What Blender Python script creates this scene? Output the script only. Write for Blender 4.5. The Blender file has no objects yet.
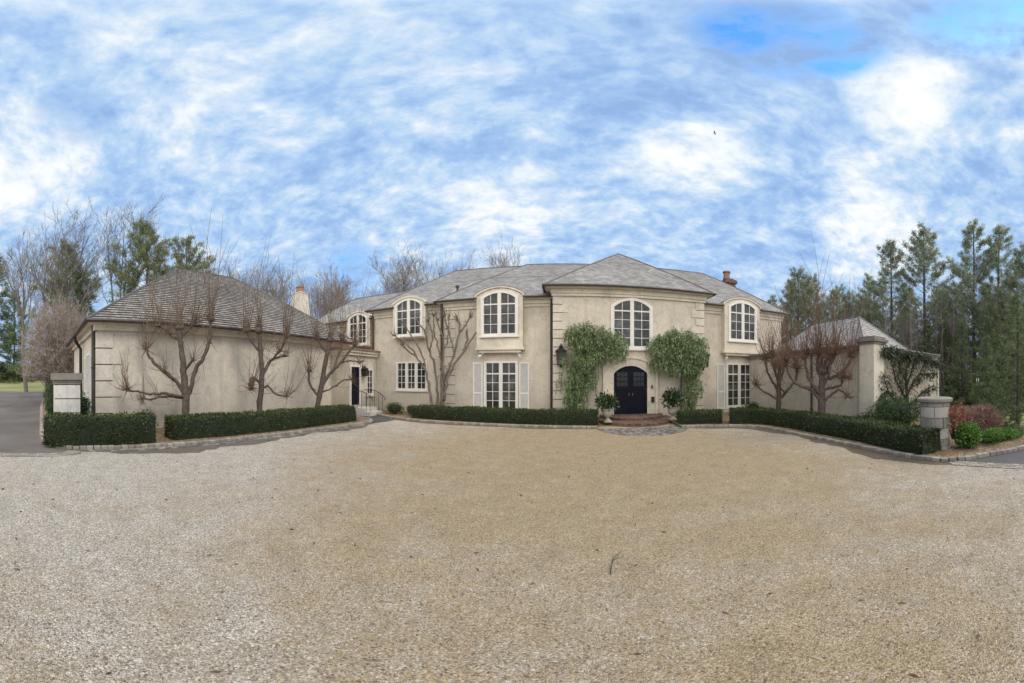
import bpy, math, random
import numpy as np
from mathutils import Vector, Matrix, noise
R = math.radians
PI = math.pi
S = bpy.context.scene
COL = S.collection
S.render.engine = 'CYCLES'

# ------------------------------------------------------------------ helpers
WPOS = {}          # world position of every empty / part origin (no rotation on fixed buildings)

def tag(o, label=None, cat=None, group=None, kind=None):
    if label: o['label'] = label
    if cat: o['category'] = cat
    if group: o['group'] = group
    if kind: o['kind'] = kind
    return o

def empty(name, loc, rz=0.0, label=None, cat=None, group=None):
    o = bpy.data.objects.new(name, None)
    COL.objects.link(o)
    o.location = loc
    o.rotation_euler = (0, 0, rz)
    o.empty_display_size = 0.3
    return tag(o, label, cat, group)

class MB:
    def __init__(self):
        self.v = []; self.f = []; self.uv = None
    def add(self, vs, fs):
        b = len(self.v)
        self.v.extend([tuple(p) for p in vs])
        self.f.extend([tuple(b + i for i in f) for f in fs])
        return self
    def box(self, x0, x1, y0, y1, z0, z1):
        vs = [(x0,y0,z0),(x1,y0,z0),(x1,y1,z0),(x0,y1,z0),(x0,y0,z1),(x1,y0,z1),(x1,y1,z1),(x0,y1,z1)]
        return self.add(vs, [(0,3,2,1),(4,5,6,7),(0,1,5,4),(1,2,6,5),(2,3,7,6),(3,0,4,7)])
    def bbox(self, cx, cy, cz, sx, sy, sz, rz=0.0):
        c, s = math.cos(rz), math.sin(rz)
        vs = []
        for dz in (-.5, .5):
            for dx, dy in ((-.5,-.5),(.5,-.5),(.5,.5),(-.5,.5)):
                X, Y = dx*sx, dy*sy
                vs.append((cx + X*c - Y*s, cy + X*s + Y*c, cz + dz*sz))
        return self.add(vs, [(0,3,2,1),(4,5,6,7),(0,1,5,4),(1,2,6,5),(2,3,7,6),(3,0,4,7)])
    def prism_y(self, poly, y0, y1):            # polygon in (x,z) extruded along y
        n = len(poly)
        vs = [(p[0], y0, p[1]) for p in poly] + [(p[0], y1, p[1]) for p in poly]
        fs = [tuple(range(n)), tuple(range(2*n-1, n-1, -1))]
        for i in range(n):
            j = (i+1) % n
            fs.append((j, i, n+i, n+j))
        return self.add(vs, fs)
    def prism_z(self, poly, z0, z1):
        n = len(poly)
        vs = [(p[0], p[1], z0) for p in poly] + [(p[0], p[1], z1) for p in poly]
        fs = [tuple(range(n-1, -1, -1)), tuple(range(n, 2*n))]
        for i in range(n):
            j = (i+1) % n
            fs.append((i, j, n+j, n+i))
        return self.add(vs, fs)
    def band_y(self, outer, inner, y0, y1):     # closed-open strip between two (x,z) polylines
        n = len(outer)
        vs = []
        for y in (y0, y1):
            vs += [(p[0], y, p[1]) for p in outer] + [(p[0], y, p[1]) for p in inner]
        fs = []
        m = 2*n
        for i in range(n-1):
            fs.append((i, i+1, n+i+1, n+i))
            fs.append((m+i+1, m+i, m+n+i, m+n+i+1))
            fs.append((i+1, i, m+i, m+i+1))
            fs.append((n+i, n+i+1, m+n+i+1, m+n+i))
        fs.append((0, n, m+n, m)); fs.append((n+n-1, n-1, m+n-1, m+2*n-1))
        return self.add(vs, fs)
    def tube(self, pts, rads, n=6, cap=True):
        pts = [Vector(p) for p in pts]
        k = len(pts)
        vs = []
        prev = None
        for i, p in enumerate(pts):
            d = (pts[min(i+1, k-1)] - pts[max(i-1, 0)])
            if d.length < 1e-9: d = Vector((0,0,1))
            d.normalize()
            if prev is None:
                a = d.orthogonal().normalized()
            else:
                a = prev - d*prev.dot(d)
                if a.length < 1e-6: a = d.orthogonal()
                a.normalize()
            prev = a
            b = d.cross(a)
            r = rads[i] if hasattr(rads, '__len__') else rads
            for j in range(n):
                t = 2*PI*j/n
                vs.append(p + a*(r*math.cos(t)) + b*(r*math.sin(t)))
        fs = []
        for i in range(k-1):
            for j in range(n):
                j2 = (j+1) % n
                fs.append((i*n+j, i*n+j2, (i+1)*n+j2, (i+1)*n+j))
        if cap:
            fs.append(tuple(range(n-1, -1, -1)))
            fs.append(tuple((k-1)*n + j for j in range(n)))
        return self.add(vs, fs)
    def lathe(self, c, prof, n=20):
        vs = []
        for r, z in prof:
            for j in range(n):
                t = 2*PI*j/n
                vs.append((c[0]+r*math.cos(t), c[1]+r*math.sin(t), c[2]+z))
        fs = []
        for i in range(len(prof)-1):
            for j in range(n):
                j2 = (j+1) % n
                fs.append((i*n+j, i*n+j2, (i+1)*n+j2, (i+1)*n+j))
        fs.append(tuple(range(n-1, -1, -1)))
        fs.append(tuple((len(prof)-1)*n + j for j in range(n)))
        return self.add(vs, fs)
    def sphere(self, c, rx, ry, rz, nu=10, nv=7):
        prof = [(math.sin(PI*i/nv), -math.cos(PI*i/nv)) for i in range(nv+1)]
        vs, fs = [], []
        for r, z in prof:
            for j in range(nu):
                t = 2*PI*j/nu
                vs.append((c[0]+rx*r*math.cos(t), c[1]+ry*r*math.sin(t), c[2]+rz*z))
        for i in range(nv):
            for j in range(nu):
                j2 = (j+1) % nu
                fs.append((i*nu+j, i*nu+j2, (i+1)*nu+j2, (i+1)*nu+j))
        return self.add(vs, fs)
    def build(self, name, mat, parent=None, org=None, smooth=False):
        """vertices are world coordinates; the origin is put at org (or the parent's position)"""
        pw = WPOS.get(parent.name, Vector((0,0,0))) if parent else Vector((0,0,0))
        o0 = Vector(org) if org is not None else pw
        me = bpy.data.meshes.new(name)
        me.from_pydata([(p[0]-o0.x, p[1]-o0.y, p[2]-o0.z) for p in self.v], [], self.f)
        if self.uv is not None:
            lay = me.uv_layers.new(name='UVMap')
            flat = []
            for poly in me.polygons:
                for vi in poly.vertices:
                    flat.extend(self.uv[vi])
            lay.data.foreach_set('uv', flat)
        if smooth:
            me.polygons.foreach_set('use_smooth', [True]*len(me.polygons))
        me.materials.append(mat)
        me.update()
        o = bpy.data.objects.new(name, me)
        COL.objects.link(o)
        o.parent = parent
        o.location = o0 - pw
        WPOS[o.name] = o0
        return o

def place(name, loc, label, cat, group=None):
    e = empty(name, loc, 0, label, cat, group)
    WPOS[e.name] = Vector(loc)
    return e

def leaf_obj(name, mat, P, D, L, W, parent=None, org=(0,0,0), rng=None):
    """many small diamond leaves at P pointing along D, as one mesh"""
    rng = rng or np.random.default_rng(1)
    P = np.asarray(P, float); D = np.asarray(D, float)
    N = len(P)
    D = D/np.maximum(np.linalg.norm(D, axis=1, keepdims=True), 1e-9)
    Sd = np.cross(D, rng.normal(size=(N,3)))
    Sd /= np.maximum(np.linalg.norm(Sd, axis=1, keepdims=True), 1e-9)
    L = np.broadcast_to(np.asarray(L, float), (N,))[:,None]
    W = np.broadcast_to(np.asarray(W, float), (N,))[:,None]
    V = np.empty((N,4,3))
    V[:,0] = P; V[:,1] = P + D*L*.45 + Sd*W*.5; V[:,2] = P + D*L; V[:,3] = P + D*L*.45 - Sd*W*.5
    V -= np.array(org)
    me = bpy.data.meshes.new(name)
    me.vertices.add(4*N); me.vertices.foreach_set('co', V.reshape(-1))
    me.loops.add(4*N); me.loops.foreach_set('vertex_index', np.arange(4*N, dtype=np.int32))
    me.polygons.add(N); me.polygons.foreach_set('loop_start', np.arange(0, 4*N, 4, dtype=np.int32))
    me.update(calc_edges=True)
    me.materials.append(mat)
    o = bpy.data.objects.new(name, me)
    COL.objects.link(o)
    pw = WPOS.get(parent.name, Vector((0,0,0))) if parent else Vector((0,0,0))
    o.parent = parent
    o.location = Vector(org) - pw
    WPOS[o.name] = Vector(org)
    return o

def copy_tree(o, parent=None):
    c = o.copy(); COL.objects.link(c); c.parent = parent
    for ch in list(o.children): copy_tree(ch, c)
    return c

# ------------------------------------------------------------------ materials
def nmat(name):
    m = bpy.data.materials.new(name); m.use_nodes = True
    nt = m.node_tree
    return m, nt, nt.nodes, nt.links, nt.nodes['Principled BSDF']

def ramp(nt, fac, stops):
    r = nt.nodes.new('ShaderNodeValToRGB')
    el = r.color_ramp.elements
    while len(el) < len(stops): el.new(0.5)
    for e, (p, c) in zip(el, stops):
        e.position = p; e.color = (c[0], c[1], c[2], 1)
    nt.links.new(fac, r.inputs[0])
    return r.outputs[0]

def tex_noise(nt, scale, detail=4, rough=.55, vec=None, dist=0.0):
    n = nt.nodes.new('ShaderNodeTexNoise')
    n.inputs['Scale'].default_value = scale; n.inputs['Detail'].default_value = detail
    n.inputs['Roughness'].default_value = rough; n.inputs['Distortion'].default_value = dist
    if vec is not None: nt.links.new(vec, n.inputs['Vector'])
    return n.outputs['Fac']

def mapping(nt, vec, scale=(1,1,1), loc=(0,0,0), rot=(0,0,0)):
    m = nt.nodes.new('ShaderNodeMapping')
    m.inputs['Scale'].default_value = scale; m.inputs['Location'].default_value = loc; m.inputs['Rotation'].default_value = rot
    nt.links.new(vec, m.inputs['Vector'])
    return m.outputs[0]

def mix(nt, fac, a, b, mode='MIX'):
    m = nt.nodes.new('ShaderNodeMix'); m.data_type = 'RGBA'; m.blend_type = mode
    for sock, val in ((m.inputs[0], fac), (m.inputs[6], a), (m.inputs[7], b)):
        if hasattr(val, 'is_output'): nt.links.new(val, sock)
        elif isinstance(val, (int, float)): sock.default_value = val
        else: sock.default_value = (*val, 1)
    return m.outputs[2]

def math_n(nt, op, a, b=0.0, clamp=False):
    m = nt.nodes.new('ShaderNodeMath'); m.operation = op; m.use_clamp = clamp
    for sock, val in ((m.inputs[0], a), (m.inputs[1], b)):
        if hasattr(val, 'is_output'): nt.links.new(val, sock)
        else: sock.default_value = val
    return m.outputs[0]

def bump(nt, h, bsdf, strength=.3, dist=.02):
    b = nt.nodes.new('ShaderNodeBump')
    b.inputs['Strength'].default_value = strength; b.inputs['Distance'].default_value = dist
    nt.links.new(h, b.inputs['Height']); nt.links.new(b.outputs[0], bsdf.inputs['Normal'])

def objco(nt): 
    t = nt.nodes.new('ShaderNodeTexCoord'); return t.outputs['Object']
def geopos(nt):
    g = nt.nodes.new('ShaderNodeNewGeometry'); return g.outputs['Position']

def simple(name, c, rough=.6, var=.25, scale=6, metal=0.0, bmp=.15, spec=.5):
    m, nt, N, L, B = nmat(name)
    f = tex_noise(nt, scale, 5, .6, geopos(nt))
    lo = tuple(x*(1-var) for x in c); hi = tuple(min(1, x*(1+var)) for x in c)
    L.new(ramp(nt, f, [(.3, lo), (.7, hi)]), B.inputs['Base Color'])
    B.inputs['Roughness'].default_value = rough; B.inputs['Metallic'].default_value = metal
    B.inputs['Specular IOR Level'].default_value = spec
    if bmp: bump(nt, tex_noise(nt, scale*8, 3, .6, geopos(nt)), B, bmp, .01)
    return m

def stucco(name, c, stain=.5):
    m, nt, N, L, B = nmat(name)
    P = geopos(nt)
    big = tex_noise(nt, .5, 6, .65, P)
    mid = tex_noise(nt, 2.4, 7, .7, P, .5)
    fine = tex_noise(nt, 11, 6, .75, P, .3)
    streak = tex_noise(nt, 1.0, 6, .65, mapping(nt, P, (4.5, 4.5, .25)))
    w = (min(1,c[0]*1.16), min(1,c[1]*1.15), min(1,c[2]*1.12))
    col = ramp(nt, big, [(.28, tuple(x*.80 for x in c)), (.5, c), (.72, w)])
    col = mix(nt, .55, col, ramp(nt, mid, [(.3, (.66,.65,.63)), (.5, (1,1,1)), (.72, (1.15,1.14,1.12))]), 'MULTIPLY')
    col = mix(nt, .6, col, ramp(nt, fine, [(.3, (.72,.71,.70)), (.5, (1,1,1)), (.7, (1.14,1.14,1.14))]), 'MULTIPLY')
    st = ramp(nt, streak, [(.52, (0,0,0)), (.76, (1,1,1))])
    col = mix(nt, math_n(nt, 'MULTIPLY', st, stain), col, (c[0]*.62, c[1]*.61, c[2]*.58))
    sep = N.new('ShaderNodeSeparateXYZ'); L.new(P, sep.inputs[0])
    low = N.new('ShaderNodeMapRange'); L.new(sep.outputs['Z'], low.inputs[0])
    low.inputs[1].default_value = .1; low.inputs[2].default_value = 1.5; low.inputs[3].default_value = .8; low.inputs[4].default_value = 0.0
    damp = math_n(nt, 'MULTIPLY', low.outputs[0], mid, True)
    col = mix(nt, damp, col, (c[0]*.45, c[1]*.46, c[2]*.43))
    L.new(col, B.inputs['Base Color'])
    B.inputs['Roughness'].default_value = .9; B.inputs['Specular IOR Level'].default_value = .2
    bump(nt, math_n(nt, 'ADD', fine, math_n(nt, 'MULTIPLY', tex_noise(nt, 34, 5, .7, P), .6)), B, .6, .025)
    return m

def roofmat(name, lo, mid, hi, bw, bh, moss=0.0, contrast=1.0):
    m, nt, N, L, B = nmat(name)
    uv = N.new('ShaderNodeTexCoord').outputs['UV']
    br = N.new('ShaderNodeTexBrick')
    L.new(uv, br.inputs['Vector'])
    br.inputs['Scale'].default_value = 1.0
    br.inputs['Brick Width'].default_value = bw; br.inputs['Row Height'].default_value = bh
    br.inputs['Mortar Size'].default_value = .006; br.inputs['Mortar Smooth'].default_value = .2
    br.inputs['Color1'].default_value = (0,0,0,1); br.inputs['Color2'].default_value = (1,1,1,1)
    br.inputs['Mortar'].default_value = (.1,.1,.1,1); br.offset = .43
    P = geopos(nt)
    big = tex_noise(nt, .5, 6, .65, P)
    v = mix(nt, .62, br.outputs['Color'], big)
    fine = tex_noise(nt, 9, 4, .6, P)
    v = mix(nt, .25, v, fine)
    bw_ = N.new('ShaderNodeRGBToBW'); L.new(v, bw_.inputs[0])
    col = ramp(nt, bw_.outputs[0], [(.2, lo), (.48, mid), (.75, hi)])
    col = mix(nt, br.outputs['Fac'], col, tuple(x*.5 for x in lo))
    L.new(col, B.inputs['Base Color'])
    B.inputs['Roughness'].default_value = .75; B.inputs['Specular IOR Level'].default_value = .35
    bump(nt, v, B, .4, .02)
    return m

def leafmat(name, lo, mid, hi, trans=.25, nscale=1.2, rough=.55):
    m, nt, N, L, B = nmat(name)
    g = N.new('ShaderNodeNewGeometry')
    n = tex_noise(nt, nscale, 3, .6, g.outputs['Position'])
    v = math_n(nt, 'ADD', math_n(nt, 'MULTIPLY', g.outputs['Random Per Island'], .5), math_n(nt, 'MULTIPLY', n, .5))
    col = ramp(nt, v, [(.2, lo), (.5, mid), (.8, hi)])
    L.new(col, B.inputs['Base Color'])
    B.inputs['Roughness'].default_value = rough; B.inputs['Specular IOR Level'].default_value = .3
    if trans:
        t = N.new('ShaderNodeBsdfTranslucent'); L.new(col, t.inputs['Color'])
        ms = N.new('ShaderNodeMixShader'); ms.inputs[0].default_value = trans
        L.new(B.outputs[0], ms.inputs[1]); L.new(t.outputs[0], ms.inputs[2])
        L.new(ms.outputs[0], N['Material Output'].inputs['Surface'])
    return m

M = {}
M['stucco'] = stucco('stucco', (.60, .54, .452))
M['stucco_pale'] = stucco('stucco_pale', (.645, .585, .495), .3)
M['joint'] = simple('open_joint', (.16,.125,.09), .95, .3, 6)
M['trim'] = stucco('trim_stucco', (.68, .615, .515), .25)
M['garage_roof'] = roofmat('cedar_shake', (.10,.088,.078), (.215,.195,.175), (.40,.37,.335), .16, .2)
M['slate'] = roofmat('slate', (.165,.157,.152), (.285,.275,.268), (.42,.41,.40), .26, .2)
M['white'] = simple('white_paint', (.72,.69,.635), .5, .06, 3, bmp=.05)
M['shutter'] = simple('shutter_paint', (.52,.505,.48), .55, .08, 4, bmp=.05)
M['dark_metal'] = simple('dark_bronze_gutter', (.055,.045,.04), .5, .3, 5, metal=.2)
M['black_metal'] = simple('black_iron', (.02,.02,.022), .45, .3, 9, metal=.4)
M['lead'] = simple('lead_flashing', (.10,.095,.09), .6, .3, 4)
M['terracotta'] = simple('terracotta', (.27,.15,.105), .8, .3, 7)
M['chimney_brick'] = simple('sooty_brick', (.14,.09,.075), .9, .4, 9)
M['door'] = simple('navy_door_paint', (.006,.007,.014), .42, .3, 3, bmp=.03, spec=.12)
M['brass'] = simple('brass', (.5,.36,.14), .35, .2, 8, metal=.9)
M['limestone'] = stucco('limestone', (.64, .605, .55), .95)
M['fieldstone'] = stucco('fieldstone', (.23, .215, .19), .8)
M['urn'] = stucco('cast_stone', (.40, .37, .32), .7)

def glassmat():
    m, nt, N, L, B = nmat('window_glass')
    P = geopos(nt)
    f = tex_noise(nt, 1.6, 5, .6, P)
    L.new(ramp(nt, f, [(.35, (.014,.014,.015)), (.55, (.05,.049,.046)), (.72, (.15,.142,.13))]), B.inputs['Base Color'])
    B.inputs['Roughness'].default_value = .05; B.inputs['Specular IOR Level'].default_value = .5
    bump(nt, tex_noise(nt, 3.2, 2, .5, P), B, .2, .05)
    return m
M['glass'] = glassmat()
M['door_glass'] = simple('door_glass', (.02,.02,.024), .12, .4, 3, bmp=0, spec=.4)

def gravelmat(name='gravel', damp=0.0):
    m, nt, N, L, B = nmat(name)
    P = geopos(nt)
    v1 = N.new('ShaderNodeTexVoronoi'); v1.inputs['Scale'].default_value = 125; L.new(P, v1.inputs['Vector'])
    v2 = N.new('ShaderNodeTexVoronoi'); v2.inputs['Scale'].default_value = 62; L.new(P, v2.inputs['Vector'])
    s1 = N.new('ShaderNodeSeparateColor'); L.new(v1.outputs['Color'], s1.inputs[0])
    s2 = N.new('ShaderNodeSeparateColor'); L.new(v2.outputs['Color'], s2.inputs[0])
    tan = ramp(nt, s1.outputs[0], [(0, (.18,.135,.08)), (.3, (.33,.248,.145)), (.65, (.425,.325,.195)), (.9, (.53,.42,.275)), (1, (.74,.64,.49))])
    grey = ramp(nt, s1.outputs[1], [(0, (.15,.125,.10)), (.22, (.29,.25,.205)), (.5, (.46,.415,.355)), (.82, (.62,.575,.51)), (1, (.88,.84,.78))])
    n1 = tex_noise(nt, .22, 6, .68, P, .6)
    n2 = tex_noise(nt, 1.1, 7, .75, P, .3)
    n3 = tex_noise(nt, 5.0, 4, .7, P)
    # fines show through in the middle of the court, washed stone toward its near side and its left edge
    sep = N.new('ShaderNodeSeparateXYZ'); L.new(P, sep.inputs[0])
    dx = math_n(nt, 'MULTIPLY', math_n(nt, 'SUBTRACT', sep.outputs['X'], 1.0), .12)
    dy = math_n(nt, 'MULTIPLY', math_n(nt, 'SUBTRACT', sep.outputs['Y'], 9.5), .09)
    rr = math_n(nt, 'SQRT', math_n(nt, 'ADD', math_n(nt, 'MULTIPLY', dx, dx), math_n(nt, 'MULTIPLY', dy, dy)))
    zone = math_n(nt, 'MULTIPLY', math_n(nt, 'SUBTRACT', rr, .73), .31)
    f = math_n(nt, 'ADD', math_n(nt, 'ADD', math_n(nt, 'MULTIPLY', n1, .5), math_n(nt, 'MULTIPLY', n2, .35)), math_n(nt, 'ADD', zone, math_n(nt, 'MULTIPLY', n3, .15)))
    f2 = math_n(nt, 'ADD', f, math_n(nt, 'MULTIPLY', math_n(nt, 'SUBTRACT', s2.outputs[2], .5), .16))
    fac = ramp(nt, f2, [(.43, (0,0,0)), (.64, (1,1,1))])
    col = mix(nt, fac, tan, grey)
    dark = ramp(nt, s2.outputs[0], [(.90, (0,0,0)), (.96, (1,1,1))])
    col = mix(nt, math_n(nt, 'MULTIPLY', dark, .6), col, (.085,.06,.04))
    lite = ramp(nt, s2.outputs[1], [(.88, (0,0,0)), (.94, (1,1,1))])
    col = mix(nt, math_n(nt, 'MULTIPLY', math_n(nt, 'MULTIPLY', lite, .75), math_n(nt, 'ADD', .25, math_n(nt, 'MULTIPLY', fac, .75))), col, (.86,.80,.71))
    tone = tex_noise(nt, 2.4, 6, .72, P)
    col = mix(nt, .5, col, ramp(nt, tone, [(.3, (.5,.5,.5)), (.7, (1,1,1))]), 'MULTIPLY')
    if damp: col = mix(nt, damp, col, (.13,.10,.07), 'MULTIPLY')
    L.new(col, B.inputs['Base Color'])
    B.inputs['Roughness'].default_value = .85; B.inputs['Specular IOR Level'].default_value = .2
    h = math_n(nt, 'ADD', math_n(nt, 'SUBTRACT', 1.0, v1.outputs['Distance']), math_n(nt, 'MULTIPLY', math_n(nt, 'SUBTRACT', 1.0, v2.outputs['Distance']), .8))
    bump(nt, h, B, 1.0, .012)
    return m
M['gravel'] = gravelmat()
M['gravel_damp'] = gravelmat('gravel_damp', .72)

def asphaltmat(name, lo, hi):
    m, nt, N, L, B = nmat(name)
    P = geopos(nt)
    n1 = tex_noise(nt, .22, 5, .6, P, .5)
    n2 = tex_noise(nt, 70, 2, .6, P)
    v = math_n(nt, 'ADD', math_n(nt, 'MULTIPLY', n1, .7), math_n(nt, 'MULTIPLY', n2, .3))
    L.new(ramp(nt, v, [(.35, lo), (.65, hi)]), B.inputs['Base Color'])
    B.inputs['Roughness'].default_value = .8
    bump(nt, n2, B, .4, .01)
    return m
M['asphalt'] = asphaltmat('asphalt_dark', (.035,.034,.036), (.075,.073,.074))
M['asphalt_old'] = asphaltmat('asphalt_worn', (.055,.046,.04), (.145,.128,.112))

def grassmat():
    m, nt, N, L, B = nmat('winter_lawn')
    P = geopos(nt)
    n1 = tex_noise(nt, .12, 6, .65, P); n2 = tex_noise(nt, 7, 5, .7, P)
    v = math_n(nt, 'ADD', math_n(nt, 'MULTIPLY', n1, .55), math_n(nt, 'MULTIPLY', n2, .45))
    L.new(ramp(nt, v, [(.3, (.085,.10,.03)), (.5, (.21,.215,.075)), (.7, (.34,.31,.14))]), B.inputs['Base Color'])
    B.inputs['Roughness'].default_value = .9
    bump(nt, n2, B, .6, .05)
    return m
M['grass'] = grassmat()

def mulchmat(name, a, b, c):
    m, nt, N, L, B = nmat(name)
    P = geopos(nt)
    n1 = tex_noise(nt, 1.6, 5, .65, P); v1 = N.new('ShaderNodeTexVoronoi'); v1.inputs['Scale'].default_value = 22; L.new(P, v1.inputs['Vector'])
    s1 = N.new('ShaderNodeSeparateColor'); L.new(v1.outputs['Color'], s1.inputs[0])
    v = math_n(nt, 'ADD', math_n(nt, 'MULTIPLY', n1, .5), math_n(nt, 'MULTIPLY', s1.outputs[0], .5))
    L.new(ramp(nt, v, [(.2, a), (.5, b), (.8, c)]), B.inputs['Base Color'])
    B.inputs['Roughness'].default_value = .95
    bump(nt, v1.outputs['Distance'], B, .7, .03)
    return m
M['mulch'] = mulchmat('mulch', (.05,.035,.022), (.16,.105,.062), (.34,.24,.14))
M['forest_floor'] = mulchmat('forest_floor', (.03,.024,.016), (.09,.066,.042), (.17,.125,.08))

def stonemat(name, stops):
    m, nt, N, L, B = nmat(name)
    g = N.new('ShaderNodeNewGeometry')
    n2 = tex_noise(nt, 7, 7, .7, g.outputs['Position'])
    v = math_n(nt, 'ADD', math_n(nt, 'MULTIPLY', g.outputs['Random Per Island'], .65), math_n(nt, 'MULTIPLY', n2, .35))
    L.new(ramp(nt, v, stops), B.inputs['Base Color'])
    B.inputs['Roughness'].default_value = .85
    bump(nt, n2, B, .5, .02)
    return m
M['kerbstone'] = stonemat('granite_sett', [(.1, (.17,.15,.125)), (.5, (.235,.21,.178)), (.9, (.31,.28,.24))])
M['cobble'] = stonemat('dark_cobble', [(.15, (.06,.055,.05)), (.5, (.14,.13,.12)), (.85, (.27,.25,.23))])
M['paver'] = stonemat('brick_paver', [(.15, (.055,.032,.025)), (.5, (.115,.068,.052)), (.85, (.20,.125,.095))])

M['bark_pollard'] = simple('pollard_bark', (.095,.073,.057), .9, .45, 9, bmp=.6)
M['sprout'] = simple('sprout_bark', (.15,.10,.068), .8, .35, 3, bmp=0)
M['sprout_red'] = simple('sprout_bark_red', (.15,.085,.055), .8, .4, 3, bmp=0)
M['bark_smooth'] = simple('smooth_bark', (.15,.12,.097), .85, .35, 6, bmp=.4)
M['bark_grey'] = simple('grey_bark', (.17,.145,.125), .9, .35, 5, bmp=.4)
M['twig_grey'] = simple('grey_twig', (.215,.188,.168), .9, .3, 2, bmp=0)
M['twig_brown'] = simple('brown_twig', (.21,.165,.135), .9, .3, 2, bmp=0)
M['bark_pine'] = simple('pine_bark', (.075,.06,.05), .95, .4, 6, bmp=.6)
M['box_leaf'] = leafmat('boxwood_leaf', (.012,.020,.005), (.036,.058,.013), (.11,.14,.036), .15, 1.5)
_m = M['box_leaf']; _nt = _m.node_tree; _p = geopos(_nt)
_src = _nt.nodes['Principled BSDF'].inputs['Base Color'].links[0].from_socket
_br = ramp(_nt, tex_noise(_nt, 2.6, 4, .65, _p), [(.56,(0,0,0)),(.70,(1,1,1))]); _ng = ramp(_nt, tex_noise(_nt, 1.1, 5, .7, _p), [(.55,(0,0,0)),(.72,(1,1,1))])
_c = mix(_nt, math_n(_nt,'MULTIPLY',_ng,.55), mix(_nt, math_n(_nt,'MULTIPLY',_br,.45), _src, (.10,.075,.032)), (.085,.125,.03))
_nt.links.new(_c, _nt.nodes['Principled BSDF'].inputs['Base Color'])
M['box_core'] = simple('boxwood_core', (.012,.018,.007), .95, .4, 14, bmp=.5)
M['pine_leaf'] = leafmat('pine_needle', (.11,.135,.085), (.28,.31,.20), (.46,.48,.33), .45, .35)
M['spruce_leaf'] = leafmat('spruce_needle', (.045,.07,.032), (.135,.18,.08), (.27,.31,.14), .35, .4)
M['cedar_leaf'] = leafmat('cedar_needle', (.10,.12,.055), (.25,.27,.125), (.43,.43,.23), .45, .4)
M['weep_leaf'] = leafmat('weeping_leaf', (.035,.065,.025), (.17,.24,.10), (.56,.63,.37), .35, 4.5)
M['yew_leaf'] = leafmat('yew_leaf', (.014,.032,.011), (.035,.072,.022), (.085,.14,.045), .15, 2)
M['ivy_leaf'] = leafmat('ivy_leaf', (.03,.075,.012), (.09,.19,.035), (.22,.36,.09), .3, 3)
M['laurel_leaf'] = leafmat('laurel_leaf', (.012,.026,.01), (.03,.058,.02), (.09,.13,.055), .15, 3)
M['red_leaf'] = leafmat('nandina_leaf', (.10,.035,.025), (.25,.088,.058), (.40,.19,.13), .3, 3)
M['barberry_twig'] = leafmat('barberry_twig', (.13,.07,.055), (.28,.16,.13), (.42,.27,.22), .1, 3)
M['dry_leaf'] = leafmat('dry_leaf', (.05,.03,.016), (.14,.085,.045), (.27,.17,.09), .15, 3)

# ------------------------------------------------------------------ ground, roads, kerbs
def sheet(name, poly, z, mat, kind='structure'):
    mb = MB(); mb.add([(p[0], p[1], z) for p in poly], [tuple(range(len(poly)))])
    o = mb.build(name, mat); o['kind'] = kind
    return o

def spline(pts, n=8):
    P = [Vector((*p, 0)) if len(p) == 2 else Vector(p) for p in pts]
    out = []
    for i in range(len(P)-1):
        p0 = P[max(i-1,0)]; p1 = P[i]; p2 = P[i+1]; p3 = P[min(i+2, len(P)-1)]
        for k in range(n):
            t = k/n
            out.append(.5*((2*p1) + (p2-p0)*t + (2*p0-5*p1+4*p2-p3)*t*t + (-p0+3*p1-3*p2+p3)*t**3))
    out.append(P[-1])
    return out

def resample(pts, step):
    out = [pts[0].copy()]; acc = 0.0
    for a, b in zip(pts[:-1], pts[1:]):
        d = (b-a).length
        while acc + d >= step:
            t = (step-acc)/d
            a = a.lerp(b, t); out.append(a.copy()); d = (b-a).length; acc = 0.0
        acc += d
    return out

sheet('ground', [(-420,-420),(420,-420),(420,420),(-420,420)], 0.0, M['grass'])
mb = MB(); vs = []; fs = []
xs = [-57, -66, -76, -88, -100, -115, -420]; zs = [.012, .22, .62, 1.2, 1.6, 1.75, 1.8]; ys = [-120, -60, -30, -10, 0, 10, 25, 50]
for i, x in enumerate(xs):
    for y in ys: vs.append((x + (y*y)*.003, y, zs[i]))
for i in range(len(xs)-1):
    for j in range(len(ys)-1): fs.append((i*8+j, i*8+j+1, (i+1)*8+j+1, (i+1)*8+j))
mb.add(vs, fs); o = mb.build('lawn', M['grass'], smooth=True); o['kind'] = 'structure'
sheet('woodland_floor', [(-70,19),(-30,12),(-24,17.5),(24,17.5),(17.6,8),(14.2,4.9),(22,3.6),(40,3),(120,6),(120,160),(-120,160),(-90,30)], .004, M['forest_floor'])
K_left = spline([(-46,8),(-40,2.5),(-34,.3),(-26,-.12),(-14,-.08),(-11.2,-.02),(-10.2,.18),(-9.6,.75),(-9.38,1.9),(-9.28,3.6),(-9.12,6.2),(-8.85,9.2),(-8.45,12.2),(-8.55,13.1),(-9.3,13.75),(-10.9,14.3)])
K_mid = spline([(-10.9,16.6),(-9.6,15.6),(-8.2,14.75),(-6.45,14.3),(-2,13.9),(1.5,13.4)])
K_right = spline([(4.85,12.85),(6.4,12.4),(7.45,11.75),(7.85,10.8),(7.87,9),(7.72,6.5),(7.4,4.0),(7.5,3.1),(8.2,2.55),(9.3,1.75),(11,1.0),(16,.5),(40,.2)])
gl = [(p.x, p.y) for p in K_left]
sheet('gravel_drive', [(-8.75,-16),(7.45,-16),(7.45,3.3),(7.9,6.5),(8.1,10),(8,11.4),(7,13),(4.8,14.2),(1.6,14.5),(-2,14.6),(-6.5,15),(-8.0,15.2),(-7.9,14.2),(-8.2,12.2),(-9.0,12),(-9.5,3.6),(-9.4,.9),(-8.75,.1)], .004, M['gravel'])
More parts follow.
